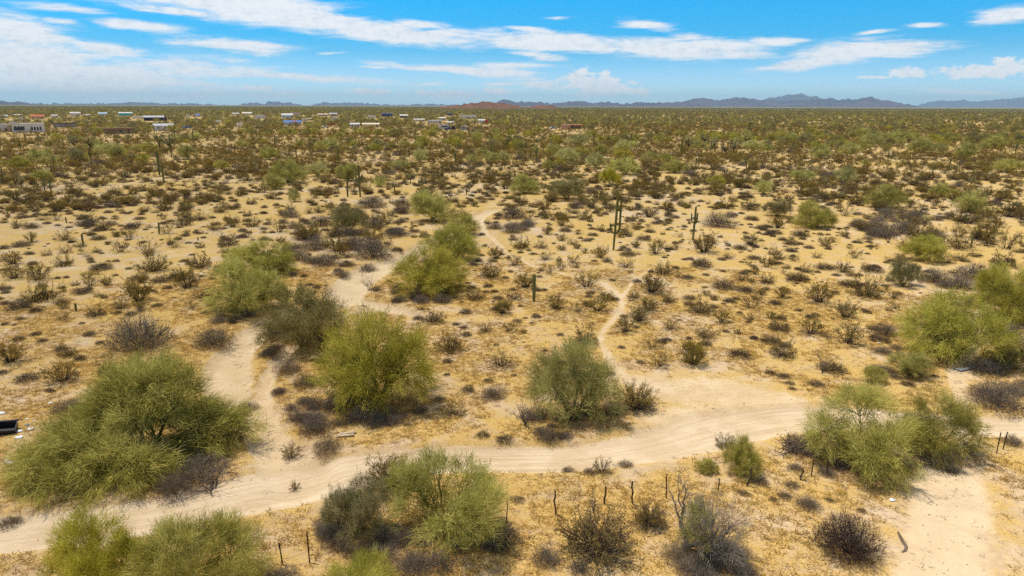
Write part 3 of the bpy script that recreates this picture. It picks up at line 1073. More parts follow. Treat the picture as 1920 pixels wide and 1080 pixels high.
# big trees near the road: x0 x1 top base
T = tree
T('pv', 170, 415, 690, 880, 'huge dark green palo verde sprawling beside the left end of the road', ['pv_big'], .25, 'sprawling palo verde', .55)
T('pv', 595, 825, 583, 785, 'broad palo verde with drooping limbs between wash and road', ['pv_hi0'], 1.0, 'broad drooping palo verde')
T('pv', 985, 1160, 645, 818, 'bright green palo verde at the bend of the road', ['pv_hi0'], 4.1, 'roadside palo verde')
T('pv', 1500, 1712, 732, 905, 'wide open-crowned palo verde on the fence line right of the bend', ['pv_hi2'], .2, 'fence line palo verde')
T('pv', 1680, 1828, 735, 872, 'rounded palo verde with a dead grey skirt beside the road', ['pv_hi3'], 4.0, 'grey-skirted palo verde')
T('pv', 715, 965, 862, 1068, 'open straggly palo verde with bare yellow limbs below the road', ['pv_open'], 1.2, 'straggly palo verde')
T('pv', 95, 300, 972, 1190, 'yellow-green palo verde cut by the bottom edge, left one of two', ['pv_yl0'], 0, 'left yellow-green palo verde')
T('pv', 270, 520, 975, 1190, 'yellow-green palo verde cut by the bottom edge, right one of two', ['pv_yl1'], 1.5, 'right yellow-green palo verde')
T('mq', 612, 745, 905, 1035, 'grey-olive ragged mesquite left of the straggly palo verde', ['mq_hi1'], 2.0)
T('pv', 590, 770, 1050, 1230, 'yellow palo verde top just showing at the bottom edge', ['pv_yl0'], 2.5)
T('pv', 1685, 1880, 545, 692, 'large yellowish palo verde over the narrow trail at the right', ['pv_hi4'], 3.0, 'trailside palo verde')
T('pv', 1820, 1945, 498, 612, 'pale palo verde cut by the right edge', ['pv_hi1'], 4.4, 'right edge palo verde')
T('pv', 395, 542, 488, 600, 'dense olive palo verde with a dark mistletoe clump left of the wash', ['pv_hi2'], 2.2, 'dense olive palo verde')
T('pv', 430, 558, 452, 525, 'palo verde behind the dense olive one left of the wash', ['pv_hi3'], .9)
T('mq', 490, 655, 538, 668, 'dull olive mesquite leaning over the wash bend', ['mq_hi0'], .4, 'wash bend mesquite')
T('pv', 732, 880, 466, 560, 'front palo verde of the green row beside the pale wash', ['pv_hi4'], .7, 'front wash palo verde')
T('pv', 790, 905, 423, 497, 'second palo verde of the green row beside the wash', ['pv_hi0'], 3.7)
T('pv', 835, 902, 400, 445, 'small palo verde at the far end of the wash row', ['pv_hi3'], 5.0)
T('pv', 768, 856, 357, 420, 'round palo verde behind the thicket left of the wash', ['pv_hi1'], 5.2, 'round thicket palo verde')
T('pv', 1690, 1773, 438, 494, 'compact lime palo verde in front of the bare grey tree', ['pv_yl0'], 2.2, 'compact lime palo verde')
T('pv', 1485, 1566, 375, 430, 'round palo verde standing alone right of the two-armed saguaro', ['pv_hi2'], 1.9, 'lone round palo verde')
T('pv', 1350, 1426, 822, 902, 'small grey-green palo verde bush by the fence posts', ['pv_hi4'], 1.1, 'fence post palo verde bush')
T('pv', 1300, 1345, 860, 893, 'tiny green palo verde sprout beside the fence post bush', ['pv_hi0'], 1.1)
T('pv', 1262, 1402, 930, 1085, 'half dead grey palo verde at the bottom with sparse green', ['pv_dead'], 3.1, 'half dead palo verde')
T('pv', 1665, 1742, 658, 712, 'low green palo verde bush below the trailside tree', ['pv_hi1'], .3)
T('pv', 1615, 1662, 685, 722, 'little yellow-green bush by itself left of the trailside tree', ['pv_yl1'], .3)
T('pv', 1860, 1925, 640, 700, 'grey-green feathery bush right of the narrow trail', ['mq_hi1'], .3)
T('pv', 1785, 1846, 357, 400, 'grey-green palo verde below the pale sand patch at right', ['pv_hi3'], 1.3, 'pale patch palo verde')
T('pv', 1430, 1485, 372, 408, 'grey-green palo verde left of the lone round one', ['mq_hi1'], 1.3)
T('pv', 1620, 1692, 345, 392, 'olive palo verde behind the bare grey tree', ['pv_hi0'], 1.3)
T('pv', 955, 1014, 328, 366, 'palo verde left of the dark green tree in the green clump', ['pv_hi2'], 1.3)
T('mq', 1024, 1102, 332, 378, 'dark green ironwood-like tree in the middle green clump', ['mq_hi1'], 1.3, 'dark green clump tree')
T('pv', 1123, 1166, 314, 347, 'bright lime palo verde right of the dark green clump tree', ['pv_yl1'], 1.3, 'bright lime palo verde')
T('pv', 630, 676, 304, 340, 'round palo verde above a saguaro stem left of centre', ['pv_hi1'], 1.3)
T('pv', 505, 577, 300, 346, 'grey-green palo verde of the left middle pair', ['pv_hi4'], 1.3, 'left middle palo verde')
T('pv', 490, 538, 325, 357, 'front palo verde of the left middle pair', ['pv_hi2'], 3.3)
T('mq', 620, 690, 385, 440, 'grey-green mesquite in the dark thicket left of the wash', ['mq_hi0'], 3.3, 'thicket mesquite')
T('mq', 1660, 1722, 488, 542, 'olive mesquite shrub below the compact lime palo verde', ['mq_hi1'], 3.3)

# palo verdes of the middle distance
for (x0, x1, yt, yb) in [(10, 62, 292, 318), (160, 200, 262, 284), (182, 234, 268, 293), (80, 98, 278, 290), (245, 278, 270, 286), (330, 368, 272, 291), (355, 382, 247, 264),
                         (485, 527, 274, 299), (572, 620, 303, 332), (600, 640, 262, 280), (772, 804, 279, 305), (685, 716, 268, 283), (825, 852, 258, 273), (928, 960, 282, 304),
                         (1040, 1086, 276, 307), (1020, 1052, 268, 290), (1060, 1108, 252, 274), (1095, 1140, 287, 316), (1140, 1202, 296, 330), (1108, 1150, 270, 292),
                         (1150, 1195, 262, 283), (1016, 1040, 300, 318), (1200, 1240, 285, 305), (1517, 1558, 270, 298), (1570, 1612, 268, 294), (1612, 1656, 250, 276), (1655, 1712, 246, 268),
                         (1700, 1762, 258, 287), (1790, 1832, 266, 297), (1560, 1602, 312, 347), (1325, 1362, 328, 348), (1470, 1500, 248, 264), (1390, 1430, 262, 280), (1840, 1885, 255, 278),
                         (60, 100, 318, 338), (400, 432, 300, 318), (440, 470, 262, 278), (700, 728, 330, 352), (1590, 1650, 240, 258), (1240, 1290, 300, 326), (1410, 1450, 338, 366), (1740, 1790, 345, 372),
                         (1290, 1330, 262, 280), (540, 566, 352, 378), (730, 770, 300, 318), (870, 900, 288, 304), (1860, 1920, 300, 325), (1480, 1530, 318, 340)]:
    T('pv', x0, x1, yt, yb, None, ['pv_ml0', 'pv_ml1', 'pv_ml2', 'pv_hi0'])

S = shrub
HAND = {
 'cr': [(167,398,35),(35,428,30),(107,416,30),(197,433,35),(243,446,40),(312,440,35),(345,425,35),(377,415,30),(403,434,35),(437,428,30),(473,427,30),(523,436,40),(427,460,45),(463,445,25),
        (328,463,35),(225,473,42),(280,474,48),(57,455,30),(87,480,24),(123,475,30),(152,470,16),(122,452,40),(25,497,35),(119,500,35),(28,525,48),(73,528,48),(290,511,60),(375,504,48),
        (413,515,35),(200,537,28),(170,538,30),(353,545,62),(93,565,62),(62,570,42),(262,572,62),(228,584,45),(182,596,42),(360,585,40),(390,570,35),(128,667,34),(20,680,58),(118,715,70),
        (205,700,50),(977,465,38),(1015,465,28),(990,415,42),(1022,400,26),(1053,425,30),(1025,440,28),(1075,458,26),(1092,415,24),(1172,384,28),(1217,408,35),(1250,396,28),(1170,442,34),
        (1230,480,40),(1095,475,18),(1023,488,34),(1073,495,32),(1125,485,34),(1172,505,34),(1030,515,34),(1053,508,24),(1242,515,38),(1270,520,26),(1100,541,66),(985,540,46),(920,522,46),
        (930,485,34),(965,500,38),(893,563,40),(963,563,34),(1042,583,42),(1082,588,40),(1120,586,46),(1222,549,58),(1215,581,42),(1253,567,30),(1198,604,48),(1257,618,36),(1173,626,44),
        (942,590,38),(813,608,48),(957,626,40),(982,627,14),(910,626,34),(843,663,60),(1098,650,54),(943,693,62),(1225,656,42),(1232,693,56),(850,785,52),(1192,777,76),(1373,430,32),
        (1407,395,42),(1458,427,30),(1408,463,36),(1547,463,30),(1452,480,30),(1532,485,24),(1483,488,15),(1320,478,56),(1602,485,34),(1438,503,44),(1415,516,20),(1510,512,28),(1580,513,30),
        (1390,527,30),(1437,533,32),(1465,560,40),(1535,571,58),(1622,562,66),(1407,582,48),(1585,598,52),(1352,606,40),(1315,590,56),(1405,602,24),(1443,598,26),(1460,623,46),(1520,631,52),
        (1323,638,48),(1383,627,18),(1553,637,28),(1587,650,62),(1467,673,54),(1300,689,64),(1295,660,34),(1130,897,42),(735,928,100),(1115,1062,150),(1215,998,72),(1358,840,42),(553,902,26),
        (1700,470,45),(1800,470,60),(1860,440,45),(1885,470,60),(1690,500,45),(1850,410,40),(1880,500,50),(660,360,30),(545,850,42)],
 'bu': [(43,412,30),(160,424,40),(247,432,35),(354,455,16),(40,463,40),(7,467,26),(185,450,30),(55,478,22),(62,497,22),(190,506,48),(10,545,30),(345,490,20),(262,528,45),(302,533,40),
        (338,528,40),(242,504,16),(155,554,40),(288,551,18),(37,582,52),(115,572,32),(67,630,24),(168,630,28),(36,640,30),(150,673,30),(50,712,48),(1048,405,22),(1060,435,28),(1100,452,24),
        (1110,430,18),(1112,442,25),(1143,393,30),(1196,396,22),(1183,415,24),(1230,420,24),(1203,427,14),(1207,452,34),(1218,436,24),(1138,493,24),(1178,482,36),(1152,562,22),(873,590,28),
        (1005,597,24),(985,598,14),(997,608,14),(855,612,18),(875,632,24),(1050,630,20),(838,705,16),(743,568,26),(680,575,16),(1410,412,32),(1437,425,24),(1500,445,38),(1433,442,16),
        (1467,452,22),(1483,460,32),(1387,470,32),(1483,473,28),(1413,488,32),(1353,490,22),(1315,503,48),(1355,510,14),(1547,507,44),(1635,513,48),(1493,530,48),(1290,523,32),(1357,543,52),
        (1397,548,42),(1592,541,48),(1293,560,30),(1368,568,30),(1453,573,30),(1293,572,27),(1620,583,20),(1497,585,17),(1518,598,24),(1445,645,48),(1387,673,54),(1065,892,32),(1105,897,32),
        (1172,882,38),(905,826,36),(946,836,40),(1425,912,36),(1395,932,30),(1470,937,32),(1450,942,22),(1555,942,22),(1485,917,32),(1615,962,22),(1785,887,28),(1485,732,18),(1595,732,18),
        (970,948,34),(735,440,36),(778,437,26),(745,472,26),(650,502,38),(20,985,50),(1640,620,30),(1560,700,60),(1250,640,24),(1020,545,18),(1165,655,20),(930,650,16)],
 'gr': [(265,657,132),(402,652,86),(465,757,46),(130,770,66),(590,815,70),(612,852,62),(640,1008,92),(1025,1072,70),(1085,1085,50),(1515,957,54),(1895,838,46),(1872,772,112),(1750,535,72),
        (1820,526,78),(1882,640,80),(1660,632,52),(925,752,56),(1000,795,60),(960,412,58),(960,438,48),(700,430,50),(660,470,60),(700,488,86),(640,520,40),(590,470,60),(600,425,50),(570,450,50),
        (560,490,50),(640,445,50),(610,500,60),(545,410,40),(1345,427,62),(1690,440,64),(1640,432,56),(1720,420,50),(1750,450,50),(1660,410,50),(1610,425,40),(690,505,40),(540,700,60),(575,725,60),
        (520,640,70),(560,790,50),(380,905,100),(330,935,90),(1590,880,110),(1690,885,60),(1760,880,90),(1500,845,70),(690,790,80),(1830,580,60),(1850,700,50),(1900,600,50),(830,570,40),(780,560,40)],
}
for k, L in HAND.items():
    for (u, v, w) in L:
        S(u, v, w, k)
rb = np.random.default_rng(17)
for (u0, u1, v0, v1, n, w0, w1, kd) in [(520, 690, 700, 850, 16, 35, 70, 'gr'), (640, 800, 755, 800, 8, 40, 70, 'gr'), (985, 1120, 775, 815, 6, 30, 55, 'gr'), (1490, 1640, 850, 885, 8, 40, 70, 'gr'), (1640, 1800, 850, 880, 9, 35, 60, 'gr'),
                                        (300, 470, 890, 935, 10, 40, 80, 'gr'), (100, 260, 930, 965, 7, 40, 70, 'gr'), (700, 950, 1020, 1075, 9, 45, 90, 'gr'), (600, 690, 940, 1020, 5, 50, 80, 'gr'), (1260, 1400, 1040, 1090, 6, 40, 80, 'gr'),
                                        (480, 620, 600, 660, 8, 35, 70, 'gr'), (400, 520, 580, 610, 6, 30, 50, 'gr'), (740, 880, 545, 575, 7, 25, 45, 'gr'), (540, 760, 385, 500, 26, 28, 55, 'gr'), (560, 740, 395, 480, 14, 28, 48, 'cr'),
                                        (1600, 1780, 395, 455, 14, 28, 50, 'gr'), (1600, 1900, 385, 520, 26, 25, 50, 'cr'), (1730, 1920, 540, 640, 8, 40, 70, 'gr'), (1640, 1760, 660, 720, 5, 30, 50, 'gr'), (900, 1000, 395, 450, 8, 28, 50, 'gr'),
                                        (1820, 1920, 690, 770, 6, 50, 80, 'gr'), (0, 330, 400, 440, 22, 14, 28, 'bu'), (300, 540, 400, 470, 20, 14, 28, 'bu'), (1380, 1640, 400, 470, 18, 14, 30, 'bu')]:
    for _ in range(n):
        u_, v_ = rb.uniform(u0, u1), rb.uniform(v0, v1)
        g_ = gnd(u_, v_)
        _, F_ = terrain_fields(g_[:1], g_[1:])
        if min(F_[q][0][0] for q in F_) > 1.5:
            S(u_, v_, rb.uniform(w0, w1) * rb.choice([.6, .9, 1.2]), kd, rb.uniform(.5, .85) if kd == 'gr' else None)
# the dark purple twig ball at the lower right
g_ = tree('gr', 1518, 1648, 972, 1062, 'dark purple-brown leafless thorn bush alone on the sand at lower right', ['gr_dark'], 0, 'dark purple thorn bush', .6)

# saguaros: foot, top
for (u, yb, yt, key, lab, sh) in [
    (1150, 470, 358, 'sg_big', 'tallest saguaro with one long and one short arm on the open flat', 'tallest saguaro'),
    (1299, 452, 387, 'sg_two', 'many-armed dark green saguaro right of the tallest one', 'many-armed saguaro'),
    (1001, 565, 512, 'sg_col0', 'single straight armless saguaro near the forking footpath', 'lone straight saguaro'),
    (299, 439, 416, 'sg_col1', 'armless saguaro farthest right on the left flat', 'right armless saguaro'),
    (156, 459, 436, 'sg_col2', 'short leaning armless saguaro on the left flat', 'short leaning saguaro'),
    (125, 420, 408, 'sg_col0', 'small dark saguaro behind the short leaning one', None),
    (143, 585, 569, 'sg_col1', 'nearest stubby saguaro on the left flat', 'stubby saguaro'),
    (371, 450, 443, 'sg_col2', 'tiny saguaro stub on the bare sand left of the thicket', None),
    (1820, 465, 441, 'sg_col1', 'grey-green saguaro right of the compact lime palo verde', None),
    (1808, 420, 401, 'sg_col0', 'dark saguaro behind the grey-green one at right', None),
    (1897, 398, 383, 'sg_col2', 'dark saguaro between the chollas at the right edge', None),
    (15, 402, 390, 'sg_col0', 'short saguaro near the left edge', None),
    (652, 370, 336, 'sg_col1', 'thin saguaro stem under the round palo verde left of centre', None),
    (85, 362, 336, 'sg_arm1', 'left saguaro of a close trio on the left flat', None), (97, 365, 335, 'sg_arm0', 'right saguaro of a close trio on the left flat', None),
    (71, 357, 340, 'sg_col0', 'shortest saguaro of a close trio on the left flat', None),
    (8, 346, 312, 'sg_arm0', 'tall saguaro at the left edge', None), (69, 334, 318, 'sg_col1', None, None), (98, 327, 310, 'sg_col0', None, None), (115, 325, 308, 'sg_col2', None, None),
    (172, 310, 277, 'sg_arm0', 'tallest saguaro between the two left palo verdes', None), (144, 300, 283, 'sg_col1', None, None), (161, 330, 317, 'sg_col1', None, None),
    (370, 308, 290, 'sg_col1', None, None), (424, 294, 281, 'sg_col0', None, None), (422, 328, 316, 'sg_col2', None, None),
    (389, 322, 314, 'sg_col2', None, None), (965, 334, 319, 'sg_col0', None, None), (761, 276, 258, 'sg_arm0', None, None), (747, 262, 249, 'sg_col0', None, None), (895, 290, 275, 'sg_arm1', None, None),
    (1304, 316, 294, 'sg_arm0', 'dark saguaro pair member left of centre right', None), (1310, 312, 297, 'sg_col2', None, None), (1401, 250, 236, 'sg_arm0', None, None), (1332, 292, 268, 'sg_arm0', None, None),
    (1371, 288, 262, 'sg_arm1', None, None), (1779, 320, 297, 'sg_col1', None, None), (1748, 328, 308, 'sg_arm1', None, None), (1692, 306, 298, 'sg_col0', None, None), (1174, 272, 252, 'sg_arm0', None, None),
    (1183, 268, 250, 'sg_col1', None, None), (1085, 262, 250, 'sg_col1', None, None), (995, 300, 283, 'sg_col0', None, None), (880, 358, 340, 'sg_col1', None, None), (120, 280, 262, 'sg_arm0', None, None),
    (48, 268, 250, 'sg_arm1', None, None), (250, 253, 238, 'sg_arm0', None, None), (290, 252, 234, 'sg_arm1', None, None)]:
    xy = gnd(u, yb)
    H = height_at(xy, u, yt)
    item('sg', xy, .2, max(H, .4), [key], lab, rz=0 if key in ('sg_big', 'sg_two') else None, short=sh)

for (u, yb, w) in [(1881, 398, 14), (1908, 396, 18), (1734, 424, 18), (1360, 290, 22), (1375, 290, 26), (1290, 284, 24), (1440, 282, 22), (1512, 345, 14), (790, 358, 26), (875, 366, 24), (740, 360, 22), (300, 282, 26),
                   (320, 285, 28), (170, 284, 24), (220, 300, 20), (140, 278, 18), (1820, 350, 18), (1320, 275, 22), (1400, 275, 22), (1340, 280, 20), (770, 345, 20), (830, 350, 16)]:
    g0 = gnd(u, yb); R = .5 * w * depth_of(*g0) / FPX
    item('ch', g0, R, R * 2.3)

# dead brush gathers round the feet of the nearest trees
for it in [i for i in ITEMS if i['kind'] in ('pv', 'mq') and i['px'] > 100]:
    for _ in range(6):
        a = rb.uniform(2.6, 6.8); q = it['R'] * rb.uniform(.65, 1.1)
        xy = np.array([it['x'] + q * math.cos(a), it['y'] + q * math.sin(a)])
        _, F_ = terrain_fields(xy[:1], xy[1:])
        if min(F_[k_][0][0] for k_ in F_) > 1.4:
            r_ = rb.uniform(.3, .75)
            item('gr', xy, r_, r_ * rb.uniform(.5, .9))
N_HAND = len(ITEMS)


# ------------------------------------------------------------------ the rest of the flat: scattered by density
def azr(rng, n, r0, r1, half=47):
    r = np.sqrt(rng.uniform(r0 * r0, r1 * r1, n)); a = np.radians(rng.uniform(-half, half, n))
    return np.stack([r * np.sin(a), r * np.cos(a)], 1)


def green_band(P):
    """how well wooded: washes run as bands of trees across the flat"""
    x, y = P[:, 0], P[:, 1]
    b = fbm(x / 55 + 11, y / 34 + 4, 31, 3)
    return sst(b, .47, .66)


PX = lambda P: np.array([proj((x, y, 0)) for x, y in P])
hand_xy = np.array([(i['x'], i['y']) for i in ITEMS]); hand_R = np.array([i['R'] for i in ITEMS])
# the settlement keeps its yards open: px centre, foot, px half width
HOUSE_CLEAR = []
for (u, yb, w) in [(40, 249, 48), (33, 222, 14), (70, 223, 12), (102, 220, 7), (141, 217, 10), (163, 218, 7), (193, 216, 8), (236, 217, 13), (261, 223, 12), (292, 226, 21), (308, 245, 18), (223, 251, 24), (121, 238, 20), (352, 219, 5),
                   (371, 219, 5), (410, 231, 6), (449, 239, 7), (442, 216, 7), (463, 216, 10), (488, 222, 11), (539, 221, 11), (554, 216, 9), (549, 234, 17), (575, 227, 12), (606, 218, 9), (625, 220, 9), (628, 223, 7), (622, 236, 9), (666, 239, 10),
                   (696, 239, 17), (697, 222, 8), (726, 219, 11), (757, 221, 8), (786, 228, 11), (816, 231, 14), (830, 226, 8), (844, 233, 8), (878, 223, 16), (906, 231, 10), (860, 244, 30), (844, 217, 6), (1070, 242, 20), (1038, 242, 6), (0, 222, 14), (351, 241, 6), (610, 240, 6)]:
    xy = gnd(u, yb); D = float(np.linalg.norm(xy))
    HOUSE_CLEAR.append((xy / D, D, w * depth_of(*xy) / FPX))


def scatter(kind, bands, rfun, hfun, seed, dens=None, vmax=402):
    rng = np.random.default_rng(seed)
    for (r0, r1, rho) in bands:
        n = rng.poisson(math.radians(94) / 2 * (r1 * r1 - r0 * r0) * rho)
        P = azr(rng, n, r0, r1)
        if dens is not None:
            P = P[rng.random(len(P)) < dens(P)]
        if r0 < 160:
            # the near flat is laid out by hand; fill in only beyond it or outside the frame
            q = PX(P)
            ok = (q[:, 1] < vmax + 30 * rng.random(len(P))) | (q[:, 0] < -60) | (q[:, 0] > 1985)
            P = P[ok]
            d = np.hypot(P[:, None, 0] - hand_xy[None, :, 0], P[:, None, 1] - hand_xy[None, :, 1])
            P = P[(d > hand_R[None, :] * .85 + .25).all(1)]
            if len(P):
                _, F = terrain_fields(P[:, 0], P[:, 1])
                P = P[np.minimum.reduce([F[k][0] for k in F]) > 1.15]
        for (hd, D, hw) in HOUSE_CLEAR:
            if kind in ('bu', 'sg') or not len(P) or r0 > D + 20 or r1 < D * .8:
                continue
            along = P @ hd; side = np.abs(P[:, 0] * hd[1] - P[:, 1] * hd[0])
            top = (CAM_H - 3.0) / CAM_H            # a 3 m bush this far in front still hides the foot of the house
            hid = (along < D + 14) & (along > D * (top + .03)) & (side < hw + 1.5)
            P = P[~(hid & (rng.random(len(P)) < (.9 if kind == 'pv' else .6)))]
        for xy in P:
            R = rfun(rng)
            item(kind, xy, R, hfun(rng, R))

# ------------------------------------------------------------------ special prototypes for the plants nearest the camera
def special_protos():
    rng = np.random.default_rng(11)
    # sprawling tree: a tall dome with fallen limbs spreading over the ground
    lob = [(0, .6, 2.9, 1.7, 1.6, 1.35), (-.9, .3, 2.2, 1.4, 1.4, 1.2), (1.0, .4, 2.3, 1.35, 1.4, 1.2), (.3, -.4, 1.7, 1.6, 1.4, 1.2), (-2.3, -.3, 1.15, 1.5, 1.5, .95), (-3.3, -.9, .75, 1.3, 1.2, .7),
           (-1.4, -1.5, 1.0, 1.5, 1.3, .9), (-.4, -2.3, .75, 1.5, 1.1, .7), (1.9, .2, 1.1, 1.3, 1.2, .85), (2.9, .3, .75, 1.0, 1.0, .6), (1.3, -1.2, 1.0, 1.3, 1.2, .8), (-2.2, -2.2, .6, 1.2, 1.0, .55)]
    W, L = gen_tree(11, lob, 1500, 46, .42, .020, None, None, limb_r=.10, droop=.55, hole=.40, twigs=.5, voids=[(.45, -1.0, 1.75, .85), (-.2, -1.0, 1.6, .6), (-2.6, -1.2, 1.2, .5), (1.9, -.9, 1.5, .5)])
    proto('pv_big', [('trunk', W, M['pv_bark']), ('crown', L, M['pv'])], 2.55, 4.1)
    # thin, open tree with many visible limbs
    lob = dome_lobes(np.random.default_rng(12), 3.0, 4.2, 11, .36)
    W, L = gen_tree(12, lob, 520, 34, .40, .019, None, None, limb_r=.07, droop=.45, hole=.42, twigs=.8, sub=10)
    R, H = measure(L)
    proto('pv_open', [('trunk', W, M['pv_bark']), ('crown', L, M['pv'])], R, H)
    lob = dome_lobes(np.random.default_rng(14), 3.0, 4.2, 9, .32)
    W, L = gen_tree(14, lob, 300, 22, .42, .017, None, None, limb_r=.08, droop=.6, hole=.45, twigs=1.0, sub=14)
    W2, L2 = gen_tree(15, [(1.3, -.3, 2.2, 1.2, 1.2, 1.0), (1.6, .3, 1.4, 1.0, 1.0, .8)], 120, 34, .42, .02, None, None, limb_r=.06, hole=.3)
    R, H = measure(L)
    proto('pv_dead', [('trunk', W, M['deadwood']), ('dead_twigs', L, M['gray']), ('crown', L2, M['pv'])], R, H)
    G = gen_mound(77, 5200, 1.5, 1.3, .30, .013); B, B2 = gen_bare(78, 2.0, 4, .026, .8, 9)
    M['thorn'] = plant_material('thorn_twigs', [(0, (.035, .026, .024)), (.5, (.078, .056, .05)), (1, (.15, .11, .095))], 0, .1)
    R, H = measure(G)
    proto('gr_dark', [('stems', B, M['thorn']), ('branches', B2, M['thorn']), ('twigs', G, M['thorn'])], R, H)
    # tallest saguaro and the many-armed one, built at about 5.9 m and 3.4 m
    pi = math.pi
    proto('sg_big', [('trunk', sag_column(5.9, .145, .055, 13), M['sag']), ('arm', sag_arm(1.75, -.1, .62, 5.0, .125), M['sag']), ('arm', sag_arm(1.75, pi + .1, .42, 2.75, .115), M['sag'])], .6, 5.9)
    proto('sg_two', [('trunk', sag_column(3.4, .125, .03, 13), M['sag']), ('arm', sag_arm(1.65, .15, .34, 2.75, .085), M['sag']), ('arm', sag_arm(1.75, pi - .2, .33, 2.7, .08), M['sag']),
                     ('arm', sag_arm(1.6, -1.2, .2, 2.9, .09), M['sag'])], .5, 3.4)


special_protos()

# scattered plants (denser and taller with distance, as on the photograph)
scatter('cr', [(28, 110, .13), (110, 260, .27), (260, 600, .15), (600, 1500, .026)], lambda r: r.uniform(.4, 1.0) * r.choice([.8, 1, 1.5]), lambda r, R: R * r.uniform(.8, 1.3), 41,
        lambda P: .32 + .68 * sst(fbm(P[:, 0] / 10, P[:, 1] / 10, 51, 3), .40, .58))
scatter('bu', [(28, 110, .15), (110, 260, .26), (260, 520, .09)], lambda r: r.uniform(.28, .75), lambda r, R: R * r.uniform(.55, .9), 42,
        lambda P: .32 + .68 * sst(fbm(P[:, 0] / 9, P[:, 1] / 9, 52, 3), .40, .58))
scatter('gr', [(28, 260, .012)], lambda r: r.uniform(.7, 1.5), lambda r, R: R * r.uniform(.7, .95), 43, lambda P: .15 + .85 * green_band(P))
scatter('pv', [(28, 260, .0085), (260, 800, .0145), (800, 2500, .0085), (2500, 6500, .0018)], lambda r: r.uniform(1.3, 3.0), lambda r, R: R * r.uniform(1.05, 1.4), 44,
        lambda P: .10 + .9 * np.where(np.hypot(P[:, 0], P[:, 1]) > 500, .45 + .5 * green_band(P), green_band(P)), 290)
scatter('sg', [(110, 420, .0011), (420, 2200, .0007)], lambda r: .2, lambda r, R: r.choice([1.2, 1.8, 2.6, 3.6, 5.0]) * r.uniform(.8, 1.1), 45)
scatter('ch', [(110, 260, .004), (260, 650, .006)], lambda r: r.uniform(.5, .95), lambda r, R: R * 2.2, 46, lambda P: sst(fbm(P[:, 0] / 40 + 3, P[:, 1] / 40, 77, 2), .5, .7))

hand_xy = np.array([(i['x'], i['y']) for i in ITEMS]); hand_R = np.array([i['R'] for i in ITEMS])
_near = hand_xy[:, 1] < 110
hand_xy, hand_R = hand_xy[_near], hand_R[_near]
scatter('bu', [(24, 90, .15)], lambda r: r.uniform(.16, .5), lambda r, R: R * r.uniform(.5, .9), 47, None, 720)
scatter('cr', [(45, 90, .055)], lambda r: r.uniform(.3, .7), lambda r, R: R * r.uniform(.9, 1.25), 48, None, 600)

ZS = zats([(i['x'], i['y']) for i in ITEMS])
for it, z in zip(ITEMS, ZS):
    it['z'] = float(z)
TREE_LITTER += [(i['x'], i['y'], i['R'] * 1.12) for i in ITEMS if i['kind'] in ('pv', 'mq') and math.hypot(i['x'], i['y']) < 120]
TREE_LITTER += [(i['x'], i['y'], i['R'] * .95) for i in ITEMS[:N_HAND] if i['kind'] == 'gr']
build_ground()

# ------------------------------------------------------------------ which of a kind are single objects, which merge into the far scrub
HI = {'pv': ['pv_hi%d' % i for i in range(5)], 'mq': ['mq_hi0', 'mq_hi1'], 'cr': ['cr_hi%d' % i for i in range(10)], 'bu': ['bu_hi%d' % i for i in range(5)], 'gr': ['gr_hi%d' % i for i in range(4)],
      'sg': ['sg_col0', 'sg_col1', 'sg_col2', 'sg_arm0', 'sg_arm1'], 'ch': ['ch_hi%d' % i for i in range(4)]}
MID = {'pv': ['pv_md0', 'pv_md1', 'pv_md2', 'mq_md0', 'mq_md1']}
LO = {'pv': ['pv_lo%d' % i for i in range(4)], 'cr': ['cr_lo%d' % i for i in range(4)], 'bu': ['bu_lo%d' % i for i in range(3)], 'ch': ['ch_lo0', 'ch_lo1'],
      'sg': ['sg_col0', 'sg_col1', 'sg_arm0', 'sg_arm1'], 'gr': ['bu_lo0', 'bu_lo1', 'bu_lo2']}
LIMIT = 290
INDIV, REST = [], {}
for kind in KIND:
    its = [i for i in ITEMS if i['kind'] == kind]
    vis = []
    for i in its:
        u, v, d = proj((i['x'], i['y'], i['H'] * .6))
        i['u'], i['v'], i['d'] = u, v, d
        inside = -i['px'] * .5 < u < 1920 + i['px'] * .5 and v < 1080 + i['px'] * .6
        (vis if inside else REST.setdefault(kind, [])).append(i)
    vis.sort(key=lambda i: -(i['px'] + (1000 if i['keys'] else 0)))
    INDIV += vis[:LIMIT]
    REST.setdefault(kind, []).extend(vis[LIMIT:])


def pick(it, rng):
    if it['keys']:
        return it['keys'][rng.integers(len(it['keys']))]
    k = it['kind']
    d = it['d']
    if k == 'pv' and d > 95:
        c = MID['pv']
    elif k in ('cr', 'bu', 'ch') and d > 140:
        c = HI[k]
    else:
        c = HI[k]
    return c[rng.integers(len(c))]


RK = np.random.default_rng(99)
for it in INDIV:
    key = pick(it, RK)
    pr = PROTO[key]
    name, cat, grp, noun = KIND[it['kind']]
    if it['kind'] == 'sg':
        s = it['H'] / pr['H']; sc = (.55 * s + .3, .55 * s + .3, s)
    else:
        s = it['R'] / pr['R']; sc = (s, s, it['H'] / pr['H'])
    loc = (it['x'], it['y'], it['z'] - .03)
    parts = pr.get('parts')
    if parts and len(parts) > 1 and it['px'] > 14:
        o = empty(name, loc, it['rz'], sc)
        for nm, me in parts:
            link(nm, me, o)
    else:
        o = link(name, pr['joined'])
        o.location = loc; o.rotation_euler = (0, 0, it['rz']); o.scale = sc
    it['obj'] = o
    tag(o, it['label'], cat, grp)


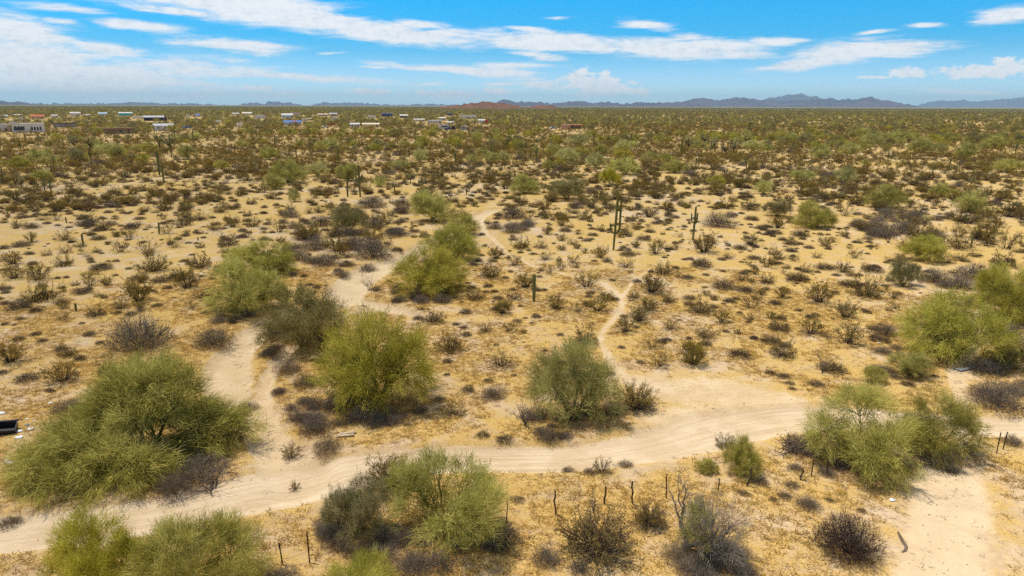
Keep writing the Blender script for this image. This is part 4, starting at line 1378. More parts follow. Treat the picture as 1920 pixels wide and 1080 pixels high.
# ------------------------------------------------------------------ far scrub: one object of each kind, geometry-node instances
def instancer(name, label, keys, P, Z, RZ, SCL, IDX):
    coll = bpy.data.collections.new(name + '_source')
    for n, k in enumerate(keys):
        o = bpy.data.objects.new(f'{name}_source_{n:02d}', PROTO[k]['joined'] if isinstance(k, str) else k)
        coll.objects.link(o)
    me = bpy.data.meshes.new(name)
    n = len(P)
    me.vertices.add(n)
    me.vertices.foreach_set('co', np.concatenate([np.asarray(P), np.asarray(Z)[:, None]], 1).astype(np.float32).ravel())
    a = me.attributes.new('rot', 'FLOAT_VECTOR', 'POINT')
    r = np.zeros((n, 3), np.float32); r[:, 2] = RZ
    a.data.foreach_set('vector', r.ravel())
    a = me.attributes.new('scl', 'FLOAT_VECTOR', 'POINT'); a.data.foreach_set('vector', np.asarray(SCL, np.float32).ravel())
    a = me.attributes.new('idx', 'INT', 'POINT'); a.data.foreach_set('value', np.asarray(IDX, np.int32))
    o = link(name, me)
    ng = bpy.data.node_groups.new(name, 'GeometryNodeTree')
    ng.interface.new_socket('Geometry', in_out='INPUT', socket_type='NodeSocketGeometry')
    ng.interface.new_socket('Geometry', in_out='OUTPUT', socket_type='NodeSocketGeometry')
    N = ng.nodes.new
    gi, go, ci, ip = N('NodeGroupInput'), N('NodeGroupOutput'), N('GeometryNodeCollectionInfo'), N('GeometryNodeInstanceOnPoints')
    ci.inputs['Collection'].default_value = coll
    ci.inputs['Separate Children'].default_value = True
    ci.inputs['Reset Children'].default_value = True

    def attr(nm, dt):
        x = N('GeometryNodeInputNamedAttribute'); x.data_type = dt; x.inputs[0].default_value = nm
        return next(s for s in x.outputs if s.enabled and s.name == 'Attribute')
    lk = ng.links.new
    lk(gi.outputs[0], ip.inputs['Points'])
    lk(ci.outputs[0], ip.inputs['Instance'])
    ip.inputs['Pick Instance'].default_value = True
    lk(attr('idx', 'INT'), ip.inputs['Instance Index'])
    e2r = N('FunctionNodeEulerToRotation')
    lk(attr('rot', 'FLOAT_VECTOR'), e2r.inputs[0]); lk(e2r.outputs[0], ip.inputs['Rotation'])
    lk(attr('scl', 'FLOAT_VECTOR'), ip.inputs['Scale'])
    lk(ip.outputs[0], go.inputs[0])
    mod = o.modifiers.new('scatter', 'NODES'); mod.node_group = ng
    tag(o, label, kind='stuff')
    return o


REST_NAME = {'pv': ('distant_palo_verde_woodland', 'far palo verde trees merging into an olive band'), 'cr': ('distant_creosote_scrub', 'olive creosote scrub thickening towards the horizon'),
             'bu': ('distant_bursage_scrub', 'small brown bursage speckling the far flat'), 'gr': ('distant_twiggy_scrub', 'grey twiggy brush of the middle distance'),
             'sg': ('distant_saguaro_stand', 'tiny far saguaros standing above the scrub'), 'ch': ('distant_cholla_scrub', 'pale far cholla patches'), 'mq': ('distant_mesquite', 'far mesquites')}
for kind, its in REST.items():
    if not its:
        continue
    rng = np.random.default_rng(500 + len(its))
    hi = HI[kind] if kind != 'pv' else MID['pv']
    keys = sorted(set(hi + LO.get(kind, hi)))
    # collection children are taken in name order
    pos_ = {k: n for n, k in enumerate(keys)}
    P = np.array([(i['x'], i['y']) for i in its]); Z = np.array([i['z'] - .03 for i in its])
    idx, scl = [], []
    for i in its:
        far = math.hypot(i['x'], i['y']) > {'pv': 380, 'cr': 170, 'bu': 130, 'ch': 220, 'sg': 300, 'gr': 400, 'mq': 300}[kind]
        c = LO.get(kind, hi) if far else hi
        k = c[rng.integers(len(c))]
        pr = PROTO[k]
        idx.append(pos_[k])
        s = i['R'] / pr['R'] if kind != 'sg' else max(i['H'] / pr['H'], .5)
        scl.append((s, s, i['H'] / pr['H']))
    instancer(REST_NAME[kind][0], REST_NAME[kind][1], keys, P, Z, [i['rz'] for i in its], scl, idx)


# ------------------------------------------------------------------ dried grass and twig litter on the ground near the camera
def ground_cover():
    rng = np.random.default_rng(61)
    keys = []
    for i in range(3):
        G = Geo(); n = 9
        a = rng.uniform(0, 6.28, n)
        pos = np.stack([np.cos(a), np.sin(a), np.zeros(n)], 1) * rng.uniform(0, .07, n)[:, None]
        dr = np.stack([np.cos(a) * .9, np.sin(a) * .9, rng.uniform(.25, 1.1, n)], 1)
        blades(G, pos, dr, rng.uniform(.08, .22, n), .022, rng.uniform(.1, 1, n), rng)
        keys.append(G.mesh('dry_grass_tuft', M['straw']))
    P = azr(rng, 95000, 15, 62, 44)
    d = fbm(P[:, 0] / 2.2 + 9, P[:, 1] / 2.2 + 9, 81, 3)
    P = P[(d > .44) | (rng.random(len(P)) < .12)]
    _, F = terrain_fields(P[:, 0], P[:, 1])
    mn = np.minimum.reduce([F[k][0] for k in F])
    P = P[mn + rng.normal(0, .25, len(P)) > 1.2]
    Z = zats(P); n = len(P)
    s = rng.uniform(.6, 1.5, n)
    instancer('dry_grass', 'golden dried grass carpeting the sand', keys, P, Z, rng.uniform(0, 6.28, n), np.stack([s, s, s * rng.uniform(.4, .9, n)], 1), rng.integers(0, 3, n))
    keys = []
    for i in range(3):
        G = Geo()
        for k in range(4):
            p = rng.normal(0, .12, 3); p[2] = .012
            q = p + np.array([rng.normal(0, .2), rng.normal(0, .2), rng.uniform(0, .05)])
            tube(G, [p, (p + q) / 2 + [0, 0, .02], q], [.008, .007, .004], 3, .2, .9)
        keys.append(G.mesh('twig_scatter', M['twig']))
    P = []
    for (tx, ty, tr) in TREE_LITTER:
        if math.hypot(tx, ty) < 60:
            n = int(18 * tr * tr)
            a = rng.uniform(0, 6.28, n); r = tr * 1.35 * np.sqrt(rng.uniform(0, 1, n))
            P.append(np.stack([tx + r * np.cos(a), ty + r * np.sin(a)], 1))
    P.append(azr(rng, 900, 16, 45, 42))
    P = np.concatenate(P)
    _, F = terrain_fields(P[:, 0], P[:, 1])
    P = P[(F['road'][0] > 1.1) & (F['clearing'][0] > 1.1)]
    Z = zats(P); n = len(P)
    s = rng.uniform(.3, .95, n)
    instancer('twig_litter', 'fallen twigs strewn under trees and over the sand', keys, P, Z, rng.uniform(0, 6.28, n), np.stack([s, s, s], 1), rng.integers(0, 3, n))


def stones():
    rng = np.random.default_rng(63)
    M['stone'] = plant_material('stones', [(0, (.12, .09, .07)), (.5, (.33, .25, .18)), (1, (.58, .48, .38))], 0, .25)
    keys = []
    for i in range(4):
        G = Geo(); n = 7
        a = np.arange(n) / n * 6.283
        r1 = rng.uniform(.75, 1.25, n)
        lo = np.stack([np.cos(a) * r1, np.sin(a) * r1, np.full(n, -.1)], 1)
        md = np.stack([np.cos(a) * r1 * .85, np.sin(a) * r1 * .85, rng.uniform(.35, .6, n)], 1)
        v = np.vstack([lo, md, [[0, 0, .75]]])
        t = [[k, (k + 1) % n, n + (k + 1) % n] for k in range(n)] + [[k, n + (k + 1) % n, n + k] for k in range(n)] + [[n + k, n + (k + 1) % n, 2 * n] for k in range(n)]
        G.add(v, t, rng.uniform(.2, .9))
        keys.append(G.mesh('stone', M['stone']))
    P = azr(rng, 16000, 15, 60, 44)
    c = fbm(P[:, 0] / 3, P[:, 1] / 3, 91, 3)
    P = P[c > .46]
    _, F = terrain_fields(P[:, 0], P[:, 1])
    P = P[(F['road'][0] > 1.0) | (rng.random(len(P)) < .3)]
    n = len(P)
    s = np.exp(rng.normal(-4.05, .4, n))
    instancer('pebbles', 'small stones and clods strewn over the sand', keys, P, zats(P), rng.uniform(0, 6.28, n), np.stack([s * 1.2, s, s * .8], 1), rng.integers(0, 4, n))


ground_cover()
stones()

# ------------------------------------------------------------------ mountains and hills
def rock_material(name, c1, c2, c3, scale):
    m = bpy.data.materials.new(name)
    m.use_nodes = True
    g = NT(m.node_tree)
    pos = g.n('ShaderNodeNewGeometry').outputs['Position']
    a = g.noise(pos, scale, 5, .6); b = g.noise(pos, scale * 6, 3, .6)
    c = g.mix(g.step(a, .38, .62), c1, c2)
    c = g.mix(g.m('MULTIPLY', g.step(b, .5, .66), .7), c, c3)
    bp = g.n('ShaderNodeBump', 0, ins={'Strength': .8, 'Distance': .25 / scale, 'Height': a})
    d = g.n('ShaderNodeBsdfDiffuse', 0, ins={0: c, 1: 1.0, 2: bp})
    g.n('ShaderNodeOutputMaterial', ins={0: d})
    return m


M['rock_far'] = rock_material('mountain_rock_haze_tint', (.15, .085, .105), (.07, .05, .07), (.10, .075, .075), .0016)  # purple mixed into the rock colour stands in for part of the haze
M['rock_red'] = rock_material('red_hill_rock', (.29, .135, .085), (.21, .10, .065), (.17, .135, .06), .018)


def mountain(name, label, dist, prof, mat, depth=None, seed=0, spur=.5, nrow=14, step=1.5):
    """prof: skyline as (u, v) on the photograph, turned into a ridge at a real distance with flanks in front and behind"""
    us = np.arange(prof[0][0], prof[-1][0] + .01, step)
    vs = np.interp(us, [p[0] for p in prof], [p[1] for p in prof])
    n = len(us)
    az = np.array([math.atan2(*pix_dir(u, 198)[:2]) for u in us])
    top = np.zeros(n)
    for k in range(n):
        d = pix_dir(us[k], 200 - (200 - vs[k]) * (1.22 if dist > 5000 else 1.1))
        top[k] = CAM_H + d[2] / math.hypot(d[0], d[1]) * dist
    rough = (fbm(us / 6 + seed, us * 0 + seed, seed, 4) - .5) * 5.0 + 1.2
    top = np.maximum(top + rough * dist / FPX, 0) * sst(us, us[0], us[0] + 14) * (1 - sst(us, us[-1] - 14, us[-1]))
    depth = depth or top.max() * 5 + dist * .02
    s = np.linspace(-1, .7, nrow)
    V = np.zeros((nrow, n, 3))
    for r, t in enumerate(s):
        q = 1 - abs(t) if t <= 0 else 1 - t / .7
        nz = fbm(us / 9 + seed * 3, us * 0 + t * 2.2 + seed, seed + 3, 4)
        f = q ** 1.15 * np.clip(1 - spur * 1.5 * (1 - q) * (nz * 2.2 - .45), .05, 1.25)
        rr = dist + t * depth
        V[r, :, 0] = np.sin(az) * rr; V[r, :, 1] = np.cos(az) * rr
        V[r, :, 2] = top * f - (2.0 if q < .001 else 0)
    i = np.arange(nrow - 1)[:, None] * n + np.arange(n - 1)[None, :]
    q = np.stack([i, i + 1, i + n + 1, i + n], -1).reshape(-1, 4)
    o = link(name, mesh_np(name, V.reshape(-1, 3), None, mat, smooth=True, quads=q))
    tag(o, label, kind='structure')
    return float(top.max())


TOPS = []
TOPS.append(mountain('hill', 'reddish rocky hill rising from the flat at the centre', 3400, [(820, 201), (850, 199), (872, 196), (892, 194), (905, 192.5), (918, 191.5), (932, 193), (948, 195.5), (965, 198.5), (985, 201)], M['rock_red'], 260, 3, .5, 16, .7))
TOPS.append(mountain('hill', 'small low reddish hill right of the larger one', 3600, [(985, 202), (1000, 200.5), (1012, 198.5), (1022, 198), (1035, 199.5), (1052, 202)], M['rock_red'], 200, 9, .5, 12, .7))
TOPS.append(mountain('mountains', 'purple-grey range running behind the red hill', 19000, [(915, 200), (930, 194), (945, 188.5), (958, 191.5), (975, 192.5), (990, 194), (1012, 193), (1035, 195.5), (1062, 194), (1075, 191.5), (1085, 191), (1098, 193), (1115, 194.5), (1130, 192.5), (1142, 193.5), (1160, 196), (1185, 195), (1205, 193.5), (1225, 194), (1250, 194), (1275, 193.5), (1300, 196), (1330, 200)], M['rock_far'], 1700, 21))
TOPS.append(mountain('mountains', 'purple range with several peaks under the clouds at right', 23000, [(1240, 200), (1265, 194), (1285, 192), (1305, 187), (1315, 184.5), (1328, 188), (1345, 190), (1362, 187.5), (1378, 185), (1392, 184), (1405, 187.5), (1425, 189), (1445, 190), (1470, 191), (1500, 189), (1525, 187), (1545, 188), (1560, 186), (1572, 188.5), (1590, 187), (1605, 189.5), (1618, 185.5), (1632, 185), (1645, 188), (1662, 191), (1680, 193), (1695, 196), (1712, 198), (1730, 201)], M['rock_far'], 2200, 33))
TOPS.append(mountain('mountains', 'bluer summit ridge showing behind the purple range', 34000, [(1400, 201), (1430, 188), (1455, 184.5), (1475, 181), (1492, 179), (1505, 180), (1515, 182.5), (1525, 181.5), (1540, 186), (1565, 194), (1600, 201)], M['rock_far'], 3000, 41))
TOPS.append(mountain('mountains', 'palest blue range at the far right horizon', 41000, [(1690, 204), (1720, 198), (1745, 193), (1768, 189.5), (1790, 190.5), (1808, 190), (1825, 192), (1845, 190.5), (1870, 189), (1890, 187.5), (1915, 186), (1940, 187), (1990, 189), (2060, 193), (2120, 202)], M['rock_far'], 3500, 51))
TOPS.append(mountain('mountains', 'low purple ridge at the left edge of the horizon', 19000, [(-160, 199), (-90, 194), (-30, 191.5), (8, 191.5), (22, 193.5), (32, 193), (48, 195.5), (70, 197), (95, 199)], M['rock_far'], 1500, 61))
TOPS.append(mountain('mountains', 'thin blue ridge line along the left horizon', 27000, [(40, 199), (62, 195), (90, 196.5), (130, 196), (172, 195), (200, 196.5), (240, 195), (260, 193.5), (285, 195.5), (320, 196.5), (350, 196), (400, 198), (430, 199.5)], M['rock_far'], 2000, 71))
TOPS.append(mountain('mountains', 'small blue peaks on the horizon left of centre', 26000, [(440, 199.5), (462, 196), (470, 194.5), (484, 193.5), (495, 196), (505, 193), (513, 192), (525, 193.5), (534, 196), (543, 194.5), (560, 197), (578, 199.5)], M['rock_far'], 1800, 81))
TOPS.append(mountain('mountains', 'faint flat blue ridge on the horizon before the red hill', 29000, [(575, 200), (595, 195.5), (615, 194.5), (640, 195.5), (660, 194.5), (690, 195.5), (715, 198), (760, 198), (812, 196.5), (850, 198), (890, 200.5)], M['rock_far'], 2000, 91))


# ------------------------------------------------------------------ air
def haze(top):
    r = 46500
    v = [(x, y, z) for z in (-3.0, top + 60) for y in (-r, r) for x in (-r, r)]
    f = [(0, 2, 3, 1), (4, 5, 7, 6), (0, 1, 5, 4), (2, 6, 7, 3), (0, 4, 6, 2), (1, 3, 7, 5)]
    m = bpy.data.materials.new('haze')
    m.use_nodes = True
    g = NT(m.node_tree)
    vol = g.n('ShaderNodeVolumePrincipled', 0, ins={'Color': (.55, .82, 1.0), 'Density': HAZE_DENSITY, 'Anisotropy': 0.0})
    g.n('ShaderNodeOutputMaterial', ins={'Volume': vol})
    me = bpy.data.meshes.new('haze'); me.from_pydata(v, [], f); me.materials.append(m)
    o = link('haze', me)
    tag(o, 'thin pale blue haze over the whole plain', kind='stuff')


HAZE_DENSITY = 2.9e-5
haze(max(TOPS))


# ------------------------------------------------------------------ boxes and prisms for the built things
def box_geo(x0, x1, y0, y1, z0, z1):
    v = [(x, y, z) for z in (z0, z1) for y in (y0, y1) for x in (x0, x1)]
    f = [(0, 2, 3, 1), (4, 5, 7, 6), (0, 1, 5, 4), (2, 6, 7, 3), (0, 4, 6, 2), (1, 3, 7, 5)]
    return v, f


def pyo(name, v, f, mat, parent=None, loc=None):
    me = bpy.data.meshes.new(name); me.from_pydata([tuple(map(float, p)) for p in v], [], f); me.materials.append(mat); me.update()
    return link(name, me, parent, loc)


def bxo(name, x0, x1, y0, y1, z0, z1, mat, parent):
    return pyo(name, *box_geo(x0, x1, y0, y1, z0, z1), mat, parent)


def prism(pts, y0, y1):
    """extrude an x-z outline along y"""
    n = len(pts)
    v = [(x, y0, z) for x, z in pts] + [(x, y1, z) for x, z in pts]
    f = [tuple(range(n)), tuple(range(2 * n - 1, n - 1, -1))] + [(i, i + n, (i + 1) % n + n, (i + 1) % n) for i in range(n)]
    return v, f


PAL = {'white': (.58, .56, .53), 'cream': (.66, .58, .44), 'tan': (.50, .37, .24), 'adobe': (.58, .33, .18), 'grey': (.45, .46, .47), 'dark': (.035, .037, .05), 'navy': (.04, .06, .14), 'red': (.50, .05, .04),
       'rust': (.50, .13, .06), 'teal': (.05, .42, .45), 'blue': (.07, .20, .48), 'paleblue': (.42, .55, .68), 'green': (.15, .30, .16), 'brown': (.22, .13, .08), 'purple': (.22, .14, .20), 'yellow': (.60, .48, .22), 'glass': (.03, .04, .06)}
for k, c in PAL.items():
    M['b_' + k] = plain('paint_' + k, c, .35 if k == 'glass' else .75, .4 if k == 'glass' else .2, nscale=.6)
LAND = []        # landmarks for labels: (short name, u, v)


def building(x0, x1, yt, yb, style, wall, roof, label, short=None, name='house', cat='house', wins=2, door=True, dp=None, yaw=0.0):
    u = (x0 + x1) / 2
    xy = gnd(u, yb)
    dpt = depth_of(*xy)
    W = (x1 - x0) * dpt / FPX; H = max(height_at(xy, u, yt), 2.2)
    dp = dp or min(max(.55 * W, 5), 12)
    o = empty(name, (xy[0], xy[1], 0), -math.atan2(xy[0], xy[1]) + yaw)
    w, r = M['b_' + wall], M['b_' + roof]
    h = W / 2
    if style == 'flat':
        bxo('wall', -h, h, 0, dp, -.2, H, w, o); bxo('roof', -h + .3, h - .3, .3, dp - .3, H, H + .12, r, o)
    elif style in ('gable', 'metal'):
        e = H * (.62 if style == 'gable' else .72)
        bxo('wall', -h, h, 0, dp, -.2, e, w, o)
        v = [(-h - .3, -.4, e), (h + .3, -.4, e), (h + .3, dp / 2, H), (-h - .3, dp / 2, H), (-h - .3, dp + .4, e), (h + .3, dp + .4, e)]
        pyo('roof', v, [(0, 1, 2, 3), (3, 2, 5, 4), (0, 3, 4), (1, 5, 2)], r, o)
    elif style == 'endgable':
        e = H * .62
        bxo('wall', -h, h, 0, dp, -.2, e, w, o)
        pyo('gable_end', [(-h, -.01, e), (h, -.01, e), (0, -.01, H - .1), (-h, .2, e), (h, .2, e), (0, .2, H - .1)], [(0, 1, 2), (5, 4, 3), (0, 3, 4, 1), (1, 4, 5, 2), (2, 5, 3, 0)], w, o)
        v = [(-h - .3, -.4, e - .1), (0, -.4, H), (h + .3, -.4, e - .1), (-h - .3, dp + .4, e - .1), (0, dp + .4, H), (h + .3, dp + .4, e - .1)]
        pyo('roof', v, [(0, 1, 4, 3), (1, 2, 5, 4)], r, o)
    elif style == 'quonset':
        bxo('wall', -h, h * .8, 0, dp, -.2, H * .68, w, o)
        v = [(-h - .2, -.4, H * .68), (h * .8, -.4, H * .68), (h * .8, dp / 2, H), (-h - .2, dp / 2, H), (-h - .2, dp, H * .7), (h * .8, dp, H * .7)]
        pyo('roof', v, [(0, 1, 2, 3), (3, 2, 5, 4), (0, 3, 4), (1, 5, 2)], r, o)
        a = np.linspace(0, math.pi, 9)
        v, f = prism([(h * .8 + .02 + .19 * h * (1 - math.cos(t)) * .55, H * .95 * math.sin(t) if 0 < t < 3.1 else 0) for t in a], 0, dp)
        pyo('end_bay', v, f, w, o)
    elif style == 'porch':
        bxo('wall', -h, h, 2.2, dp, -.2, H * .86, w, o)
        bxo('roof', -h - .5, h + .5, -.2, dp + .3, H * .86, H, r, o)
        for k in range(4):
            x = -h + .2 + k * (W - .4) / 3
            bxo('post', x - .12, x + .12, 0, .24, -.2, H * .86, M['b_brown'], o)
    if wins and W > 4:
        for k in range(wins):
            x = -h + W * (k + .7) / (wins + .4 + (.6 if door else 0))
            y = 0 if style != 'porch' else 2.2
            wd = bxo('window', x - .45, x + .45, y - .06, y + .02, H * .28, H * .28 + 1.0, M['b_white'] if wall not in ('white',) else M['b_grey'], o)
            bxo('pane', x - .36, x + .36, y - .09, y - .061, H * .28 + .09, H * .28 + .91, M['b_glass'], wd)
    if door and W > 4:
        x = h - W * .14
        y = 0 if style != 'porch' else 2.2
        bxo('door', x - .45, x + .45, y - .05, y + .02, 0, 2.0, M['b_brown'] if wall != 'brown' else M['b_white'], o)
    tag(o, label, cat, 'houses of the far settlement' if cat == 'house' else 'outbuildings of the far settlement')
    if short:
        LAND.append((short, u, yb))
    return o, W, H, dp


B = building
o, W_, H_, dp_ = B(30, 80, 231.5, 248.5, 'flat', 'white', 'cream', 'long white stucco house with arched parapet at the left', 'white stucco house', wins=0, door=False)
for k, fx in enumerate((.10, .21, .32, .60, .69, .78, .87)):
    a = np.linspace(0, math.pi, 7); ww = .75 if k < 3 else .4
    x = -W_ / 2 + W_ * fx
    pts = [(x - ww, H_ * .25), (x + ww, H_ * .25)] + [(x + ww * math.cos(t), H_ * .55 + ww * math.sin(t)) for t in a]
    v, f = prism(pts, -.06, .02); pyo('window', v, f, M['b_glass'], o)
v, f = prism([(-W_ * .43 + 2.4 * math.cos(t), H_ + 1.0 * math.sin(t)) for t in np.linspace(0, math.pi, 9)], 0, .5); pyo('parapet_arch', v, f, M['b_white'], o)
B(-6, 13, 232.5, 247, 'flat', 'white', 'cream', 'white stucco wing at the very left edge', None, wins=1)
B(17, 31, 233.5, 247.5, 'porch', 'cream', 'tan', 'shaded cream porch wing between the two white stucco blocks', None, wins=1)
B(26, 41, 214.3, 219, 'metal', 'cream', 'white', 'small house with a bright white roof at far left', None)
B(34, 47, 220, 226.5, 'endgable', 'white', 'grey', 'pale trailer with grey rounded roof below the white roofed house', None, 'trailer', 'trailer', 1)
B(60, 81, 214.8, 223, 'gable', 'tan', 'rust', 'house with an orange-red tiled roof', 'red roofed house')
B(97, 107, 215, 220, 'metal', 'cream', 'white', 'small white shed right of the red roofed house', None, 'shed', 'shed', 0)
B(133, 150, 210, 217, 'metal', 'white', 'white', 'tall plain white metal barn', 'tall white metal barn', 'barn', 'barn', 0)
B(158, 168, 214.5, 218.5, 'metal', 'tan', 'white', 'low white shed right of the tall white barn', None, 'shed', 'shed', 0)
B(186, 200, 210.8, 216, 'gable', 'paleblue', 'paleblue', 'pale blue house left of the turquoise one', None)
B(224, 247, 210.2, 217, 'metal', 'teal', 'white', 'turquoise building with a white roof', 'turquoise building')
B(250, 272, 217.5, 222.5, 'flat', 'cream', 'tan', 'long beige wall-like block left of the dark barn', None, 'shed', 'shed', 0)
B(272, 311, 216.8, 226.5, 'quonset', 'dark', 'grey', 'long black barn with grey roof and rounded end', 'long black barn', 'barn', 'barn', 0)
B(291, 325, 231.8, 245, 'metal', 'white', 'grey', 'white house with grey roof among the bushes', 'grey roofed white house')
B(200, 246, 240, 251, 'porch', 'tan', 'brown', 'low tan house with deep shaded porch', 'porched tan house')
B(103, 140, 230.5, 238.5, 'porch', 'white', 'dark', 'low dark carport with white things under it', None, 'carport', 'carport', 0, False)
B(-8, 13, 215.5, 221, 'gable', 'white', 'grey', 'grey gabled house cut by the left edge', None)
B(349, 356, 215.5, 219, 'flat', 'white', 'white', 'small white box shed left of the blue roof', None, 'shed', 'shed', 0, False)
B(367, 375, 213.8, 219, 'gable', 'cream', 'blue', 'shed with a bright blue roof', 'blue roofed shed', 'shed', 'shed', 0)
B(405, 414, 227.5, 231.5, 'flat', 'cream', 'white', 'little pale trailer left of the cream box', None, 'trailer', 'trailer', 1, False)
B(444, 455, 231.5, 239, 'flat', 'cream', 'white', 'cream coloured box trailer in the bushes', 'cream box trailer', 'trailer', 'trailer', 1, False)
B(436, 448, 211.5, 216, 'metal', 'cream', 'white', 'white shed left of the domed white house', None, 'shed', 'shed', 0)
B(455, 472, 210, 216, 'gable', 'white', 'cream', 'white house behind two dark trees', None)
B(478, 498, 213.8, 222, 'endgable', 'white', 'white', 'white barn with red doors', 'white barn with red doors', 'barn', 'barn', 0, False)
B(494, 498.5, 214.3, 221.6, 'flat', 'red', 'red', 'red lean-to at the end of the white barn', None, 'shed', 'shed', 0, False)
B(529, 549, 212.6, 221, 'gable', 'paleblue', 'white', 'pale blue gabled house', 'pale blue gabled house')
B(546, 562, 211.6, 216, 'gable', 'tan', 'purple', 'house with a purplish roof behind the pale blue one', None)
B(533, 546, 226, 234.5, 'gable', 'paleblue', 'blue', 'left blue-grey shed of a cluttered yard', None, 'shed', 'shed', 0)
B(545, 556, 225.3, 234, 'gable', 'grey', 'purple', 'middle grey shed of a cluttered yard', None, 'shed', 'shed', 0)
B(555, 565, 226, 233.6, 'gable', 'grey', 'blue', 'right blue-roofed shed of a cluttered yard', 'cluttered yard shed', 'shed', 'shed', 0)
B(566, 576, 222.5, 227.5, 'flat', 'white', 'white', 'small white trailer above the cluttered yard', None, 'trailer', 'trailer', 1, False)
B(578, 588, 221.5, 226, 'metal', 'cream', 'cream', 'cream shed right of the small white trailer', None, 'shed', 'shed', 0)
B(597, 614, 213, 218, 'metal', 'tan', 'cream', 'tan metal-roofed house left of centre', None)
B(618, 632, 211.5, 218, 'gable', 'cream', 'grey', 'cream gabled house right of the tan one', None)
B(622, 633, 219.5, 223.5, 'flat', 'white', 'white', 'low white trailer below the cream gabled house', None, 'trailer', 'trailer', 1, False)
B(657, 674, 230.5, 239, 'metal', 'white', 'white', 'white mobile home left of the long tan barn', None)
B(680, 711, 230.6, 239, 'metal', 'yellow', 'cream', 'long tan barn with straw-coloured roof', 'long tan barn', 'barn', 'barn', 0)
B(690, 704, 216.5, 222, 'flat', 'white', 'white', 'white trailer left of the navy barn', None, 'trailer', 'trailer', 1, False)
B(716, 736, 212, 219, 'metal', 'navy', 'navy', 'navy blue metal barn in the far scrub', 'navy blue barn', 'barn', 'barn', 0)
B(750, 765, 214.5, 221, 'gable', 'dark', 'white', 'dark house with a white porch roof', None)
B(776, 796, 222.5, 228, 'metal', 'cream', 'white', 'white-roofed house right of the tall brown tree', None)
B(802, 829, 226, 231.5, 'flat', 'white', 'white', 'long white mobile home in the middle', 'long white mobile home', 'mobile_home', 'house', 5)
B(823, 836, 219.5, 226, 'metal', 'white', 'cream', 'pale house behind the long mobile home', None)
B(838, 851, 228.6, 233, 'metal', 'cream', 'white', 'low white shed right of the long mobile home', None, 'shed', 'shed', 0)
B(864, 893, 216, 223, 'flat', 'white', 'grey', 'long white building with a row of dark windows', 'windowed white building', 'house', 'house', 7)
B(897, 909, 223.5, 231, 'metal', 'white', 'white', 'white half of a red and white barn', None, 'barn', 'barn', 1)
B(908, 915.5, 223.8, 231, 'endgable', 'red', 'red', 'bright red end of a red and white barn', 'red barn end', 'barn', 'barn', 0)
B(863, 878.5, 234.8, 244, 'endgable', 'white', 'grey', 'small white gabled house beside parked vehicles', 'small white gabled house')
B(847, 853.5, 237.5, 244, 'flat', 'dark', 'dark', 'dark box shed left of the small white house', None, 'shed', 'shed', 0, False)
B(839, 849, 211.8, 217, 'gable', 'navy', 'dark', 'dark gabled house in the far scrub', None)
B(1052, 1070, 233, 242, 'flat', 'adobe', 'tan', 'left wing of the orange adobe house', 'orange adobe house', wins=2)
B(1069, 1089, 233.6, 242, 'porch', 'adobe', 'adobe', 'porched right wing of the orange adobe house', None, wins=2)
HOUSE_XY = [(o.location.x, o.location.y) for o in COL.objects if o.type == 'EMPTY' and o.get('category') in ('house', 'barn', 'shed', 'trailer', 'carport')]


def vehicle(u, yb, L, color, label, name='parked_car', cat='car', kind='car', yaw=0.3):
    xy = gnd(u, yb)
    o = empty(name, (xy[0], xy[1], 0), -math.atan2(xy[0], xy[1]) + yaw)
    h = L / 2
    if kind == 'car':
        pts = [(-h, .35), (h, .35), (h, .8), (h * .62, .9), (h * .3, 1.42), (-h * .55, 1.45), (-h * .9, .95), (-h, .9)]
    elif kind == 'truck':
        pts = [(-h, .45), (h, .45), (h, .95), (h * .6, 1.05), (h * .38, 1.75), (-h * .05, 1.78), (-h * .12, 1.05), (-h, 1.05)]
    else:
        pts = [(-h, .5), (h, .5), (h * 1.0, 1.4), (h * .82, 2.9), (-h, 3.0)]
    v, f = prism(pts, -.9, .9); pyo('body', v, f, M['b_' + color], o)
    if kind != 'rv':
        gl = [(h * .5, .92), (h * .27, 1.36), (-h * .5, 1.39), (-h * .8, .96)] if kind == 'car' else [(h * .5, 1.08), (h * .33, 1.68), (-h * .02, 1.7), (-h * .06, 1.1)]
    else:
        gl = [(h * .6, 1.6), (h * .6, 2.3), (-h * .6, 2.3), (-h * .6, 1.6)]
    v, f = prism(gl, -.93, .93); pyo('window', v, f, M['b_glass'], o)
    for sx in (-.62, .62):
        for sy in (-.82, .82):
            a = np.linspace(0, 2 * math.pi, 11)[:-1]
            v, f = prism([(sx * h + .34 * math.cos(t), .34 + .34 * math.sin(t)) for t in a], sy - .12, sy + .12)
            pyo('wheel', v, f, M['b_dark'], o)
    tag(o, label, cat, 'vehicles parked at the far houses')


vehicle(351, 240.5, 4.6, 'blue', 'blue car by the grey roofed white house')
vehicle(622, 235, 4.8, 'red', 'red car right of the cluttered yard')
vehicle(833, 243.5, 6.0, 'white', 'white motorhome left of the small white gabled house', 'motorhome', 'motorhome', 'rv')
vehicle(841, 244, 5.4, 'navy', 'dark pickup truck beside the white motorhome', 'pickup_truck', 'truck', 'truck')
vehicle(891, 243, 5.0, 'dark', 'dark car right of the small white gabled house', yaw=1.2)
vehicle(1038, 242, 4.6, 'paleblue', 'pale blue car left of the orange adobe house')
vehicle(610, 240, 4.6, 'white', 'white car among the bushes left of the long tan barn')

